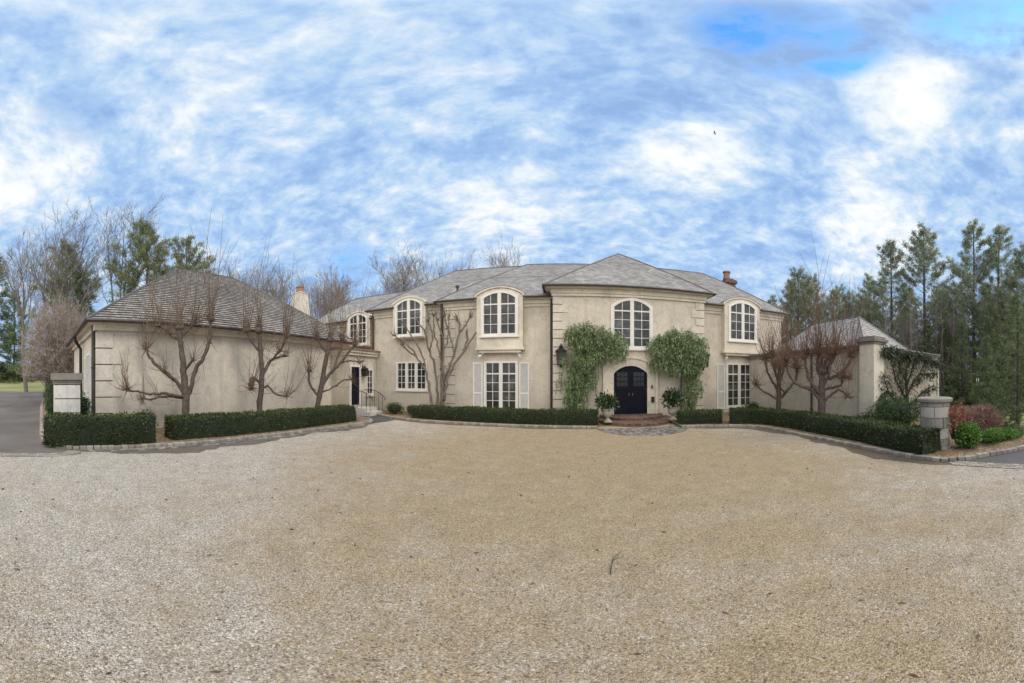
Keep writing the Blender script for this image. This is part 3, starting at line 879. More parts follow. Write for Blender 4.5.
# ---- pavilion / court wall on the right
pav = place('side_pavilion', (11, 8, 0), 'low cream stucco side building with corner pier and small grey hipped roof', 'outbuilding')
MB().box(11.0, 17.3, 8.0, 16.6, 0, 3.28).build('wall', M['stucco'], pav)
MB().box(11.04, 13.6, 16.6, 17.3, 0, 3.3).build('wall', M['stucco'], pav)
mb = MB(); mb.box(10.88, 11.3, 8.55, 17.2, 3.281, 3.42); mb.box(10.82, 11.36, 8.5, 17.2, 3.421, 3.5); mb.box(11.56, 17.38, 7.9, 8.3, 3.281, 3.38); mb.box(11.56, 17.44, 7.84, 8.36, 3.381, 3.45); mb.build('parapet', M['fieldstone'], pav)
mb = MB(); mb.box(10.8, 11.55, 7.8, 8.55, 0, 3.5); mb.box(10.76, 11.59, 7.76, 8.59, 0, .45)
pr_ = mb.build('pier', M['trim'], pav)
mb = MB(); mb.box(10.74, 11.61, 7.74, 8.61, 3.5, 3.6); mb.box(10.67, 11.68, 7.67, 8.68, 3.6, 3.72); mb.box(10.77, 11.58, 7.77, 8.58, 3.72, 3.82)
mb.build('cap', M['fieldstone'], pr_)
mb = MB()
P1, P2 = (14.1, 11.2, 5.45), (14.1, 14.6, 5.45)
a, b, c, d = (11.5,8.75,3.3),(16.85,8.85,3.2),(16.85,16.5,3.2),(11.5,16.5,3.3)
roof_plane(mb, a, b, P1, P1); roof_plane(mb, b, c, P2, P1); roof_plane(mb, c, d, P2, P2); roof_plane(mb, d, a, P1, P2)
mb.build('roof', M['slate'], pav)
mb = MB(); hip_caps(mb, [(a,P1),(b,P1),(P1,P2)], .045); mb.build('ridge_cap', M['lead'], pav)
downpipe(pav, 10.93, 11.6, .1, 3.3, r=.05)
downpipe(pav, 17.22, 7.93, .1, 3.1, mat=M['white'], r=.07)
# ---- gate piers
gp = place('gate_pier', (-11.3, .78, 0), 'white stone gate pier with flat cap behind the clipped hedge at the driveway', 'gate pier')
mb = MB()
for i in range(4): mb.box(-11.3-.43, -11.3+.43, .35, 1.21, .02+i*.47, .02+(i+1)*.47-.035)
s_ = mb.build('shaft', M['limestone'], gp)
mb = MB(); mb.box(-11.3-.405, -11.3+.405, .375, 1.185, .01, 1.9); mb.build('joint', M['joint'], s_)
mb = MB(); mb.box(-11.83, -10.77, .25, 1.31, 2.04, 2.26); mb.box(-11.77, -10.83, .31, 1.25, 1.96, 2.04); mb.box(-11.75,-10.85,.33,1.23,1.9,1.96); mb.build('cap', M['fieldstone'], gp)
gp2 = place('gate_pier', (8.52, 4.02, 0), 'round stacked-stone gate pier with flat cap at the end of the right hedge', 'gate pier')
mb = MB(); rr_ = random.Random(3)
z = 0
while z < 1.36:
    h = rr_.choice((.2,.26,.3)); 
    if z+h > 1.4: h = 1.42-z
    n = rr_.choice((5,6,7)); o_ = rr_.random()
    for k in range(n):
        t0, t1 = 2*PI*(k+o_)/n+.02, 2*PI*(k+1+o_)/n-.02
        ro = .42+rr_.uniform(-.015,.02)
        pts = [(8.52+ro*math.cos(t0+(t1-t0)*i/5), 4.02+ro*math.sin(t0+(t1-t0)*i/5)) for i in range(6)]
        mb.prism_z(pts+[(8.52,4.02)], z+.008, z+h-.008)
    z += h
mb.lathe((8.52,4.02,0), [(.39,0),(.39,1.4)], 24)
M['stack_stone'] = stonemat('stacked_stone', [(.15, (.12,.112,.10)), (.5, (.26,.245,.22)), (.85, (.45,.43,.39))])
mb.build('shaft', M['stack_stone'], gp2)
mb = MB(); mb.lathe((8.52,4.02,1.42), [(.44,0),(.51,.02),(.52,.10),(.46,.13),(.0,.135)], 28); mb.build('cap', M['fieldstone'], gp2)

# ---- steps, lanterns, lights, railing, urns
st = place('entrance_step', (cxd, 16.4, 0), 'curved red brick steps in front of the dark arched door', 'steps')
def half_ellipse(cx, cy, a, b, n=28): return [(cx+a*math.cos(PI+PI*i/n), cy+b*math.sin(PI+PI*i/n)) for i in range(n+1)]
def brick_step(a, b, z0, z1, cy=16.45):
    mb = MB()
    mb.prism_z(half_ellipse(cxd, cy, a-.02, b-.02), z0, z1-.02)
    n = int(PI*(a+b)/2/.1)
    for i in range(n):                                   # soldier course round the edge
        t = PI+PI*(i+.5)/n
        mb.bbox(cxd+(a-.1)*math.cos(t), cy+(b-.1)*math.sin(t), z1-.03, .2, .09, .07, math.atan2(b*math.sin(t)*a/b, a*math.cos(t)))
    y = cy-b+.2
    while y < cy:                                         # running bond inside
        hw = (a-.22)*math.sqrt(max(0, 1-((cy-y)/(b-.2))**2)); x = -hw + (.1 if int(y*10) % 2 else 0)
        while x < hw-.1:
            mb.bbox(cxd+x+.1, y, z1-.025, .19, .085, .05); x += .2
        y += .095
    return mb.build('step', M['paver'], st)
brick_step(1.95, 2.95, 0, .14); brick_step(1.6, 1.9, .13, .26)

def lantern(loc, rz, sc, label):
    root = empty('wall_lantern', loc, rz, label, 'lantern')
    mb = MB()
    mb.bbox(0, -.02, .1, .12*sc, .03, .5*sc); mb.tube([(0,-.02,.15*sc),(0,-.14*sc,.30*sc),(0,-.26*sc,.27*sc)], .014, 6)
    b = mb.build('bracket', M['black_metal']); b.parent = root
    mb = MB(); y = -.26*sc
    w0, w1 = .15*sc, .20*sc
    for sx in (-1,1):
        for sy in (-1,1):
            mb.tube([(sx*w0, y+sy*w0, -.5*sc), (sx*w1, y+sy*w1, .02*sc)], .016, 4)
    mb.bbox(0, y, -.52*sc, 2.2*w0, 2.2*w0, .05); mb.bbox(0, y, .03*sc, 2.3*w1, 2.3*w1, .04)
    frus(mb, 0, y, .05*sc, .2*sc, w1*1.25, w1*1.25, .07*sc, .07*sc); mb.lathe((0,y,.2*sc), [(.07*sc,0),(.09*sc,.06*sc),(.02*sc,.12*sc),(.03*sc,.15*sc),(.0,.2*sc)], 10)
    mb.lathe((0,y,-.7*sc), [(.0,0),(.03*sc,.03*sc),(.02*sc,.08*sc),(.08*sc,.16*sc)], 10)
    for z in (-.28*sc,): 
        for s in (-1,1): mb.bbox(0, y+s*.175*sc, z, .35*sc, .012, .014); mb.bbox(s*.175*sc, y, z, .012, .35*sc, .014)
    c = mb.build('cage', M['black_metal']); c.parent = root
    mb = MB(); frus(mb, 0, y, -.49*sc, .01*sc, w0*.92, w0*.92, w1*.92, w1*.92); g = mb.build('glass', M['glass']); g.parent = root
    return root
lantern((-.05, YC-.035, 3.35), 0, 1.15, 'large black wall lantern left of the front door beyond the climbing plant')
lantern((7.40, YC-.035, 3.3), 0, 1.15, 'large black wall lantern on the right corner of the entrance bay')
lantern((-11.2, 16.2, 2.6), PI/2, .7, 'small black wall lantern between the side door and its narrow window')

def flood(loc, s, label):
    root = empty('security_light', loc, 0, label, 'security light')
    mb = MB(); mb.lathe((0,0,-.06), [(.07,0),(.07,.06)], 10); mb.tube([(0,0,-.05),(s*.08,-.06,-.14)], .02, 6); b = mb.build('mount', M['white']); b.parent = root
    mb = MB(); d = Vector((s*.5,-.8,-.45)).normalized(); c0 = Vector((s*.06,-.05,-.13))
    mb.tube([c0, c0+d*.06, c0+d*.2, c0+d*.24], [.04,.075,.10,.10], 10); b = mb.build('lamp_head', M['white']); b.parent = root
for cx, nm in ((-3.25, 'left'), (10.32, 'right')):
    for s, sd in ((-1, 'left'), (1, 'right')):
        flood((cx+s*.95, YB-.22, 3.44), s, f'small white floodlight under the {sd} end of the {nm} projecting bay window')

rail = place('handrail', (-10.05, 16.2, 0), 'black wrought iron handrail beside the side door steps', 'handrail')
for yy in (14.98, 16.28):
    mb = MB()
    pts = [(-11.1, yy, 1.4), (-10.4, yy, 1.38), (-10.0, yy, 1.2), (-9.75, yy, 1.02), (-9.66, yy, .9), (-9.72, yy, .82)]
    mb.tube(pts, .022, 6)
    for x, zt, zb in ((-10.95,1.39,.4),(-10.7,1.38,.4),(-10.4,1.38,.4),(-10.1,1.26,.2),(-9.85,1.1,.2)): mb.tube([(x,yy,zb),(x,yy,zt)], .014, 5)
    mb.build('rail', M['black_metal'], rail)

def urn_mesh():
    mb = MB()
    mb.bbox(0,0,.04,.42,.42,.08)
    mb.lathe((0,0,.08), [(.19,0),(.19,.03),(.11,.08),(.08,.16),(.10,.2),(.2,.26),(.26,.38),(.275,.5),(.27,.58),(.32,.62),(.33,.66),(.29,.67),(.26,.62),(.2,.6)], 24)
    return mb
urns = []
for i, (x, y, z) in enumerate(((2.0, 14.35, .14), (5.05, 14.5, .14))):
    u = urn_mesh().build('planter_urn', M['urn'], smooth=True); u.location = (x, y, z); u.scale = (.82,.82,.82)
    tag(u, ('cast stone urn left of the front door holding a dark leafy shrub', 'cast stone urn right of the front door holding a dark leafy shrub')[i], 'urn')

# ------------------------------------------------------------------ plants
def rdir(rng, up=0.0):
    v = rng.normal(size=3); v[2] += up
    return v/np.linalg.norm(v)

def shrub(name, loc, rx, ry, rz, n, leaf, L, W, label, cat, stem='bark_pollard', seed=1, core=True, group=None, up=.4, lumps=7, fill=.35):
    rng = np.random.default_rng(seed)
    root = place(name, loc, label, cat, group)
    C = [(0,0,rz*.95,1.0)]
    for k in range(lumps):
        d = rdir(rng); C.append((d[0]*rx*.45, d[1]*ry*.45, rz*.95+d[2]*rz*.4, rng.uniform(.5,.75)))
    P = []; D = []
    per = n//len(C)
    for (cx, cy, cz, s) in C:
        d = rng.normal(size=(per,3)); d /= np.linalg.norm(d,axis=1,keepdims=True)
        r = (1-rng.random(per)**2*fill)[:,None]
        p = d*r*np.array([rx,ry,rz])*s*(.95+.12*np.sin(d[:,0:1]*9+seed)*np.cos(d[:,2:3]*8)) + np.array([cx,cy,cz])
        P.append(p); D.append(d+rng.normal(size=(per,3))*.8+np.array([0,0,up]))
    P = np.concatenate(P); D = np.concatenate(D)
    k = P[:,2] > .03; P = P[k]; D = D[k]
    leaf_obj('foliage', M[leaf], P+np.array(loc), D, rng.uniform(.7,1.3,len(P))*L, W, root, loc, rng)
    mb = MB()
    for j in range(7):
        d = rdir(rng, 1.2); mb.tube([(loc[0]+d[0]*.05,loc[1]+d[1]*.05,loc[2]), (loc[0]+d[0]*rx*.4, loc[1]+d[1]*ry*.4, loc[2]+rz*.8), (loc[0]+d[0]*rx*.7, loc[1]+d[1]*ry*.7, loc[2]+rz*1.5)], [.03,.02,.008], 5)
    if core:
        mb.sphere((loc[0],loc[1],loc[2]+rz*.95), rx*.62, ry*.62, rz*.72)
    mb.build('stem', M['box_core'] if core else M[stem], root)
    return root

def hedge(path, w, z0, z1, label, seed, dens=650):
    rng = np.random.default_rng(seed)
    P = resample(spline(path, 10), .16)
    c0 = P[len(P)//2]; org = (c0.x, c0.y, 0)
    root = place('boxwood_hedge', org, label, 'hedge')
    def wob(x, y, z, s=1.0):
        return .06*noise.noise(Vector((x*1.1*s, y*1.1*s, z*1.6)))+.032*noise.noise(Vector((x*3.4, y*3.4, z*3.2)))
    # core: rounded cross-section swept along the path
    prof = [(-.5,0),(-.52,.3),(-.52,.75),(-.47,.95),(-.38,1.0),(0,1.015),(.38,1.0),(.47,.95),(.52,.75),(.52,.3),(.5,0)]
    mb = MB(); rings = []
    k = len(P)
    tang = [(P[min(i+1,k-1)]-P[max(i-1,0)]).normalized() for i in range(k)]
    vs = []; m = len(prof)
    for i in range(k):
        n = Vector((-tang[i].y, tang[i].x, 0))
        for (a, b) in prof:
            p = P[i] + n*(a*(w-.06)); z = z0+(z1-z0-.03)*b
            q = wob(p.x, p.y, z)
            vs.append((p.x+n.x*q*(1 if a > 0 else -1), p.y+n.y*q*(1 if a > 0 else -1), z+(q if b > .5 else 0)))
    fs = []
    for i in range(k-1):
        for j in range(m-1): fs.append((i*m+j, i*m+j+1, (i+1)*m+j+1, (i+1)*m+j))
    fs.append(tuple(range(m))); fs.append(tuple((k-1)*m+j for j in reversed(range(m))))
    mb.add(vs, fs); mb.build('branch_core', M['box_core'], root, smooth=True)
    # leaves over the clipped surface
    Ltot = (k-1)*.16; h = z1-z0
    n_side = int(Ltot*h*dens); n_top = int(Ltot*w*dens*.9); n_end = int(w*h*dens)
    pts, nr = [], []
    PX = np.array([[p.x,p.y] for p in P]); TX = np.array([[t.x,t.y] for t in tang]); NX = np.stack([-TX[:,1], TX[:,0]],1)
    def along(n):
        t = rng.random(n)*(k-1); i = np.minimum(t.astype(int), k-2); f = (t-i)[:,None]
        return PX[i]*(1-f)+PX[i+1]*f, NX[i], TX[i]
    for sgn in (-1, 1):
        c, nn, _ = along(n_side); zz = rng.random(n_side)
        inset = np.where(zz > .9, (zz-.9)*.5, 0)
        p = np.column_stack([c+nn*sgn*(w/2-inset)[:,None], z0+zz*h]); pts.append(p); nr.append(np.column_stack([nn*sgn, np.full(n_side,.25)]))
    c, nn, _ = along(n_top); a = (rng.random(n_top)-.5)*w*.96
    pts.append(np.column_stack([c+nn*a[:,None], np.full(n_top, z1)])); nr.append(np.column_stack([nn*.0, np.ones(n_top)]))
    for end, sg in ((0,-1),(k-1,1)):
        a = (rng.random(n_end)-.5)*w; zz = rng.random(n_end)
        p = PX[end][None,:]+NX[end][None,:]*a[:,None]+TX[end][None,:]*(sg*.02)
        pts.append(np.column_stack([p, z0+zz*h])); nr.append(np.tile(np.array([TX[end][0]*sg, TX[end][1]*sg, .2]), (n_end,1)))
    P3 = np.concatenate(pts); N3 = np.concatenate(nr)
    off = np.array([wob(*p)+.018*noise.noise(Vector((p[0]*11,p[1]*11,p[2]*11))) for p in P3])
    P3 = P3+N3*off[:,None]-N3*.03+rng.normal(size=P3.shape)*.012
    keep = rng.random(len(P3)) < np.clip(.8+off*6, .4, 1)
    P3, N3 = P3[keep], N3[keep]
    leaf_obj('foliage', M['box_leaf'], P3, N3*.75+rng.normal(size=P3.shape)*.8, rng.uniform(.045,.105,len(P3)), .036, root, org, rng)
    return root

hedge([(-10.25,.2),(-10.05,.75),(-9.98,1.8),(-10.02,3.4)], .95, .06, .95, 'short clipped boxwood hedge in front of the white gate pier', 11)
hedge([(-10.15,4.05),(-10.0,6.5),(-9.75,9.2),(-9.4,12.6)], .9, .06, .80, 'long clipped boxwood hedge along the blank garage wall', 12)
hedge([(-7.2,15.3),(-4.5,14.98),(-2,14.72),(1.6,14.28)], .9, .06, .70, 'straight clipped boxwood hedge left of the front door', 13)
hedge([(5.05,13.75),(6.1,13.5),(7.0,13.15)], .9, .06, .64, 'short clipped boxwood hedge right of the front door', 14)
hedge([(7.25,12.95),(8.2,12.35),(8.72,11.2),(8.75,9),(8.55,6.5),(8.1,4.75),(7.88,3.72)], .9, .06, .72, 'long curving boxwood hedge below the two pruned trees on the right', 15)

# pruned (pollarded) trees: limbs given in metres in the tree's own plane (u across, z up), with a little depth
def pollard(name, loc, ang, limbs, knobs, label, seed, tall, nspr, thick, mat_s, stub=False, spread=.55, shortn=18):
    rnd = random.Random(seed)
    root = place(name, loc, label, 'tree')
    ux = Vector((math.cos(ang), math.sin(ang), 0)); uy = Vector((-math.sin(ang), math.cos(ang), 0))
    L0 = Vector(loc)
    def W(u, d, z): return L0 + ux*u + uy*d + Vector((0,0,z))
    mb = MB(); ends = []
    for li, (pts, r0, r1) in enumerate(limbs):
        dep = 0 if li == 0 else rnd.uniform(-.55, .55)
        n = len(pts)
        ctrl = [W(p[0], dep*(i/(n-1)) if li else rnd.uniform(-.03,.03), p[1]) for i, p in enumerate(pts)]
        sp = spline(ctrl, 5)
        m = len(sp)
        sp = [p+Vector((rnd.uniform(-1,1),rnd.uniform(-1,1),rnd.uniform(-1,1)))*(.045 if stub else .022) if 0 < i < m-1 else p for i, p in enumerate(sp)]
        rad = [(r0+(r1-r0)*(i/(m-1)))*rnd.uniform(.92,1.1) for i in range(m)]
        if li == 0: rad[0] *= 1.5; rad[1] *= 1.2
        mb.tube(sp, rad, 8)
        ends.append((sp, rad))
    kn = []
    for li, t, size in knobs:
        sp, rad = ends[li]
        i = min(len(sp)-1, int(t*(len(sp)-1)))
        p = sp[i]
        for q in range(3):
            mb.sphere(p+Vector((rnd.uniform(-.04,.04),rnd.uniform(-.04,.04),rnd.uniform(-.03,.05))), rad[i]*1.75*size, rad[i]*1.75*size, rad[i]*1.5*size, 7, 5)
        d = (sp[i]-sp[max(0,i-3)]); d = d.normalized() if d.length > 1e-6 else Vector((0,0,1))
        kn.append((p, d, size))
    mb.build('trunk', M[thick], root, smooth=True)
    mb = MB()
    for p, d, size in kn:
        for q in range(int(nspr*size)):
            wide = rnd.random() < .45
            lean = d*(.7 if wide else .3) + Vector((0,0,.55 if wide else 1.3)) + Vector((rnd.gauss(0,1),rnd.gauss(0,1),rnd.gauss(0,.6)))*(spread*1.35 if wide else spread*.55)
            lean.normalize()
            L = (tall*(.12+.88*rnd.random()**1.9)*size*(.55 if wide else 1.0)) if not stub else rnd.uniform(.15,.5)
            if rnd.random() < .05: L *= 1.25
            s0 = p+Vector((rnd.uniform(-.12,.12),rnd.uniform(-.12,.12),rnd.uniform(-.06,.12)))
            a = s0+lean*L*.3; up = (lean+Vector((rnd.gauss(0,.15),rnd.gauss(0,.15),.45))).normalized()
            b = a+up*L*.35; c = b+(up+Vector((rnd.gauss(0,.2),rnd.gauss(0,.2),.12))).normalized()*L*.35
            k = (.7+.4*min(1, L/2.5))*(2.6 if stub else 1)
            mb.tube([s0,a,b,c], [.014*k,.010*k,.0075*k,.004], 3, cap=False)
            if L > .9 and rnd.random() < .5:
                q2 = b.lerp(a, rnd.random()); mb.tube([q2, q2+(up+Vector((rnd.gauss(0,.6),rnd.gauss(0,.6),0))).normalized()*L*.25], [.008,.004], 3, cap=False)
        for q in range(int(shortn*size)):             # short curly spurs round the knuckle
            lean = (d*.3+Vector((rnd.gauss(0,1),rnd.gauss(0,1),rnd.gauss(.15,.9)))).normalized()
            L = rnd.uniform(.15,.55)*(.5 if stub else 1); a = p+lean*L*.6; b = a+(lean+Vector((rnd.gauss(0,.5),rnd.gauss(0,.5),.25))).normalized()*L*.5
            mb.tube([p,a,b], [.016,.010,.005], 3, cap=False)
    for sp, rad in ends[1:]:                          # twigs along the limbs
        for q in range(7 if stub else max(2, int(nspr*.35))):
            i = rnd.randrange(1, len(sp)); p = sp[i]
            lean = (Vector((rnd.gauss(0,1),rnd.gauss(0,1),rnd.gauss(.25,.7)))).normalized(); L = rnd.uniform(.2,1.2)*(.3 if stub else 1)
            a = p+lean*L*.5; b = a+(lean+Vector((rnd.gauss(0,.3),rnd.gauss(0,.3),.4))).normalized()*L*.5
            kk = 2.4 if stub else 1
            mb.tube([p,a,b], [.011*kk,.008*kk,.004*kk], 4 if stub else 3, cap=False)
    mb.build('crown', M[mat_s], root)
    return root

def sk(x0, s, pts, y0=378.0):     # a sketched limb -> metres (u, z) at the tree's own scale
    return [((x-x0)/s, 2.1-(y-y0)/s) for x, y in pts]
s=26.6; x=186
pollard('pollarded_tree', (-11.3,5.2,.08), 1.139, [
  (sk(x,s,[(186,432),(186,398),(184,377),(181.8,356),(180,339),(179.5,330)]), .155, .085),
  (sk(x,s,[(186,400),(191,390),(195,372),(205.5,356),(209.5,338),(210.3,322)]), .095, .06),
  (sk(x,s,[(185,397),(176.5,384),(156.7,368),(149,358),(146,351)]), .085, .045),
  (sk(x,s,[(185.5,399),(166,395.7),(150,396),(142,394),(129,392)]), .06, .035),
  (sk(x,s,[(185.5,401),(163,399),(150,402),(141,401)]), .05, .03),
  (sk(x,s,[(180,342),(172,338),(166,332),(159,327)]), .06, .04),
  (sk(x,s,[(183,377),(190,366),(193,362)]), .05, .045),
  (sk(x,s,[(178,385),(170,378),(165,372)]), .04, .04),
  (sk(x,s,[(180,340),(187,333),(193,326)]), .05, .04)],
  [(0,1,1.1),(1,1,1.2),(1,.75,.5),(2,1,.9),(3,1,.8),(4,1,.4),(5,1,1.0),(5,.5,.6),(6,1,.35),(7,1,.3),(8,1,1.0)],
  'pruned bare tree nearest the garage corner with low arms reaching left', 21, 3.7, 34, 'bark_pollard', 'sprout')
s=23.7; x=260
pollard('pollarded_tree', (-11.0,8.46,.08), .915, [
  (sk(x,s,[(260,428),(259.5,410),(262,375),(260.5,352),(258.9,332)]), .14, .085),
  (sk(x,s,[(262,378),(268,366),(273,360.5),(286,357)]), .08, .05),
  (sk(x,s,[(261,385),(252.4,380),(250,386),(251,390)]), .06, .055),
  (sk(x,s,[(263,390),(268,388),(276.6,396),(286,397.6)]), .05, .035),
  (sk(x,s,[(272,362),(280,352),(286,340)]), .05, .045),
  (sk(x,s,[(260.5,355),(252,343),(247,332)]), .06, .045)],
  [(0,1,1.2),(1,1,.6),(2,1,.9),(3,1,.7),(4,1,1.0),(5,1,1.1),(4,.4,.5)],
  'middle pruned bare tree of the three along the blank garage wall', 22, 3.7, 34, 'bark_pollard', 'sprout')
s=20.2; x=318
pollard('pollarded_tree', (-11.0,12.07,.08), .739, [
  (sk(x,s,[(317,424),(317.5,407),(321.7,385),(328,352),(330,341)]), .15, .085),
  (sk(x,s,[(321,388),(329,376),(338,367),(348,354),(354,347)]), .085, .05),
  (sk(x,s,[(319,398),(310.4,387),(308.8,379),(308.8,372)]), .06, .055),
  (sk(x,s,[(320,395),(334.6,388),(343,382),(350.7,381.5)]), .05, .03),
  (sk(x,s,[(328,355),(321,347),(317,340)]), .06, .05),
  (sk(x,s,[(338,366),(350,362),(360,364)]), .045, .03),
  (sk(x,s,[(333,372),(340,352),(343,342)]), .06, .05)],
  [(0,1,1.2),(1,1,1.0),(2,1,.9),(3,1,.4),(4,1,1.1),(5,1,.6),(6,1,1.1)],
  'pruned bare tree nearest the side door at the end of the garage wall', 23, 3.6, 36, 'bark_pollard', 'sprout')
s=20.9; x=777.5
pollard('pollarded_tree', (9.62,12.5,.08), -.6545, [
  (sk(x,s,[(777,422),(777.9,400),(777.9,382),(779,366)]), .14, .08),
  (sk(x,s,[(777,402),(768,396),(760.5,392),(755,387)]), .055, .04),
  (sk(x,s,[(777,392),(770.7,382),(766,372),(764.6,361)]), .06, .05),
  (sk(x,s,[(778,402),(788,390),(795,382),(796,370)]), .07, .05),
  (sk(x,s,[(778,384),(772.8,370),(771,358)]), .06, .05),
  (sk(x,s,[(779,382),(784,367),(787,356)]), .06, .05),
  (sk(x,s,[(784,395),(779,388),(775,378),(774,368)]), .04, .03)],
  [(0,1,1.3),(1,1,.7),(2,1,1.1),(3,1,1.1),(4,1,1.3),(5,1,1.3),(6,1,.8)],
  'smaller pruned tree by the right shuttered french door', 24, 2.9, 36, 'bark_pollard', 'sprout_red', spread=.75, shortn=60)
s=24.6; x=821
pollard('pollarded_tree', (9.5,9.5,.08), -.785, [
  (sk(x,s,[(821,432),(821.5,410),(822,392),(822,372)]), .17, .11),
  (sk(x,s,[(820,402),(811.7,392),(799.4,388),(790,379),(784,366)]), .09, .05),
  (sk(x,s,[(821,396),(810.7,384),(805.6,371),(804.5,358)]), .085, .05),
  (sk(x,s,[(822,392),(834,389),(840.4,387),(842,380)]), .06, .04),
  (sk(x,s,[(822,382),(834,379),(846.6,369.7),(852,357)]), .08, .05),
  (sk(x,s,[(822,380),(830,367.6),(836,355)]), .075, .05),
  (sk(x,s,[(822,406),(832,396),(840,392),(847,398)]), .055, .035),
  (sk(x,s,[(822,384),(818,367.6),(818,355)]), .085, .055),
  (sk(x,s,[(822,390),(828,376),(829,360)]), .07, .05),
  (sk(x,s,[(833,379),(842,376),(848,380)]), .04, .03)],
  [(0,1,1.2),(1,1,1.2),(2,1,1.3),(3,1,.7),(4,1,1.2),(5,1,1.3),(6,1,.4),(7,1,1.4),(8,1,1.2),(9,1,.4)],
  'larger pruned tree with upswept arms before the right court wall', 25, 3.3, 38, 'bark_pollard', 'sprout_red', spread=.75, shortn=60)
s=18.8; x=437
ST = [[(430,412),(429,400),(425,375),(415,358),(408.5,348),(393,336)], [(435,412),(436,400),(434.6,375),(428.5,353),(422,331),(415,320)], [(440,412),(440.5,395),(440.8,375),(442,347),(436,322)],
      [(441,412),(442,392),(444,381),(453,353),(459,331),(456,318)], [(442,402),(448,376),(462,353),(474.6,334.6),(478,327)], [(441,370),(437,350),(433,335),(432,317)], [(425,374),(419,352),(412,340),(403,326)],
      [(453,353),(449,338),(447,318)], [(462,353),(466,340),(466,322)], [(428,352),(431,338),(427,322)], [(443,350),(447,338),(443,315)], [(415,358),(406,352),(400,345)], [(459,333),(464,326),(469,317)]]
pollard('crape_myrtle', (-6.42,16.35,.08), .3788, [(sk(x,s,p), (.084 if i < 5 else .05), .035) for i, p in enumerate(ST)], [(i,1,1.1) for i in range(13)],
  'bare multi-stemmed tree with knobbly cut branch ends against the house wall', 26, .6, 6, 'bark_smooth', 'bark_smooth', stub=True, spread=.8, shortn=4)

# weeping evergreens trained beside the door
def weeper(loc, lumps, trunk, label, seed, per=105):
    rng = np.random.default_rng(seed)
    root = place('weeping_tree', loc, label, 'tree')
    L0 = np.array(loc); P = []; D = []; Ls = []
    def spray(a, g, k, fall):
        for j in range(k):
            for q in range(2):
                P.append(a+rng.normal(size=3)*.015); D.append(g+rng.normal(size=3)*.34); Ls.append(rng.uniform(.08,.17))
            g = g*.72+np.array([0,0,-.40*fall]); a = a+g/np.linalg.norm(g)*.07
    for (u, z, ru, rz, fall) in lumps:
        n = int(per*ru*rz/.12)
        cl = [(rng.normal()*ru*.55, rng.normal()*min(.3,ru)*.6, rng.normal()*rz*.5) for _ in range(max(4, int(n/9)))]
        for q in range(n):                       # short drooping sprays gathered in tufts
            c = cl[rng.integers(len(cl))]
            a = np.array([u+c[0], -.12+c[1], z+c[2]])+rng.normal(size=3)*np.array([.09,.08,.08])
            az = rng.uniform(0, 2*PI)
            g = np.array([math.cos(az)*.7+c[0]*.6, math.sin(az)*.6-.2, .35+rng.normal()*.25-fall*.25])
            spray(a, g, int(rng.integers(3, 10)), fall)
        for q in range(int(3+ru*8)):             # stray shoots breaking the outline
            az = rng.uniform(0, PI); e = np.array([u+math.cos(az)*ru*.95, -.1+rng.normal()*.1, z+math.sin(az)*rz*.95])
            spray(e, np.array([math.cos(az)*.8, rng.normal()*.3, math.sin(az)*.7+.1]), int(rng.integers(3, 6)), .8)
    P = np.array(P)+L0
    leaf_obj('foliage', M['weep_leaf'], P, np.array(D), np.array(Ls), .034, root, loc, rng)
    mb = MB()
    for pts, r0, r1 in trunk:
        sp = spline([(loc[0]+u, loc[1]+d, loc[2]+z) for u, d, z in pts], 5)
        mb.tube(sp, [r0+(r1-r0)*i/(len(sp)-1) for i in range(len(sp))], 7)
    mb.build('trunk', M['bark_pine'], root, smooth=True)
    return root
weeper((.72,15.95,.08), [(.25,4.35,.5,.38,1),(.75,4.15,.55,.38,1),(1.3,4.05,.6,.38,1),(1.75,3.85,.5,.34,1),(2.05,3.6,.34,.32,1),(1.4,3.6,.5,.34,1),(.75,3.55,.6,.4,1),(.15,3.75,.45,.5,1),(.1,3.0,.48,.5,1.1),(.55,2.9,.45,.45,1.1),(.0,2.3,.42,.5,1.2),(.35,2.2,.36,.45,1.2),(-.1,1.65,.36,.5,1.2),(.1,1.45,.4,.45,1.2),(-.1,.95,.32,.45,1.2),(.12,.55,.22,.4,1.2),(-.15,4.1,.3,.4,1)],
       [([(0,0,0),(.05,0,1.2),(.1,.05,2.6),(.3,.05,3.7),(.9,.0,4.1),(1.7,0,4.0)],.07,.025),([(.1,.05,2.6),(-.05,0,3.4),(-.1,0,4.2)],.04,.02)],
       'green weeping evergreen trained over the left side of the front door', 31)
weeper((5.95,15.95,.08), [(-.2,4.15,.6,.42,1),(.3,4.05,.6,.42,1),(.72,3.8,.45,.45,1),(-.8,3.9,.5,.4,1),(-1.2,3.55,.45,.38,1),(-.75,3.2,.5,.4,1),(-.15,3.5,.6,.45,1),(.5,3.35,.6,.45,1),(.8,3.15,.40,.5,1.1),(.85,2.6,.22,.42,1.3),(.6,2.6,.34,.4,1.2),(-.4,2.75,.35,.4,1.2),(-1.3,3.0,.28,.34,1.2),(.4,2.75,.4,.35,1.1),(.62,1.75,.40,.30,1),(.72,1.3,.34,.3,1.1),(.5,.95,.24,.3,1.2),(.45,.6,.16,.3,1.2)],
       [([(0.1,0,0),(.05,0,1.0),(.1,.05,2.2),(-.1,0,3.2),(.1,0,4.0)],.075,.03),([(.0,0,2.6),(-.6,0,3.4),(-1.1,0,3.7)],.05,.02),([(.05,0,2.5),(.6,0,3.2),(1.0,0,3.4)],.05,.02)],
       'green weeping evergreen trained over the right side of the front door', 32)

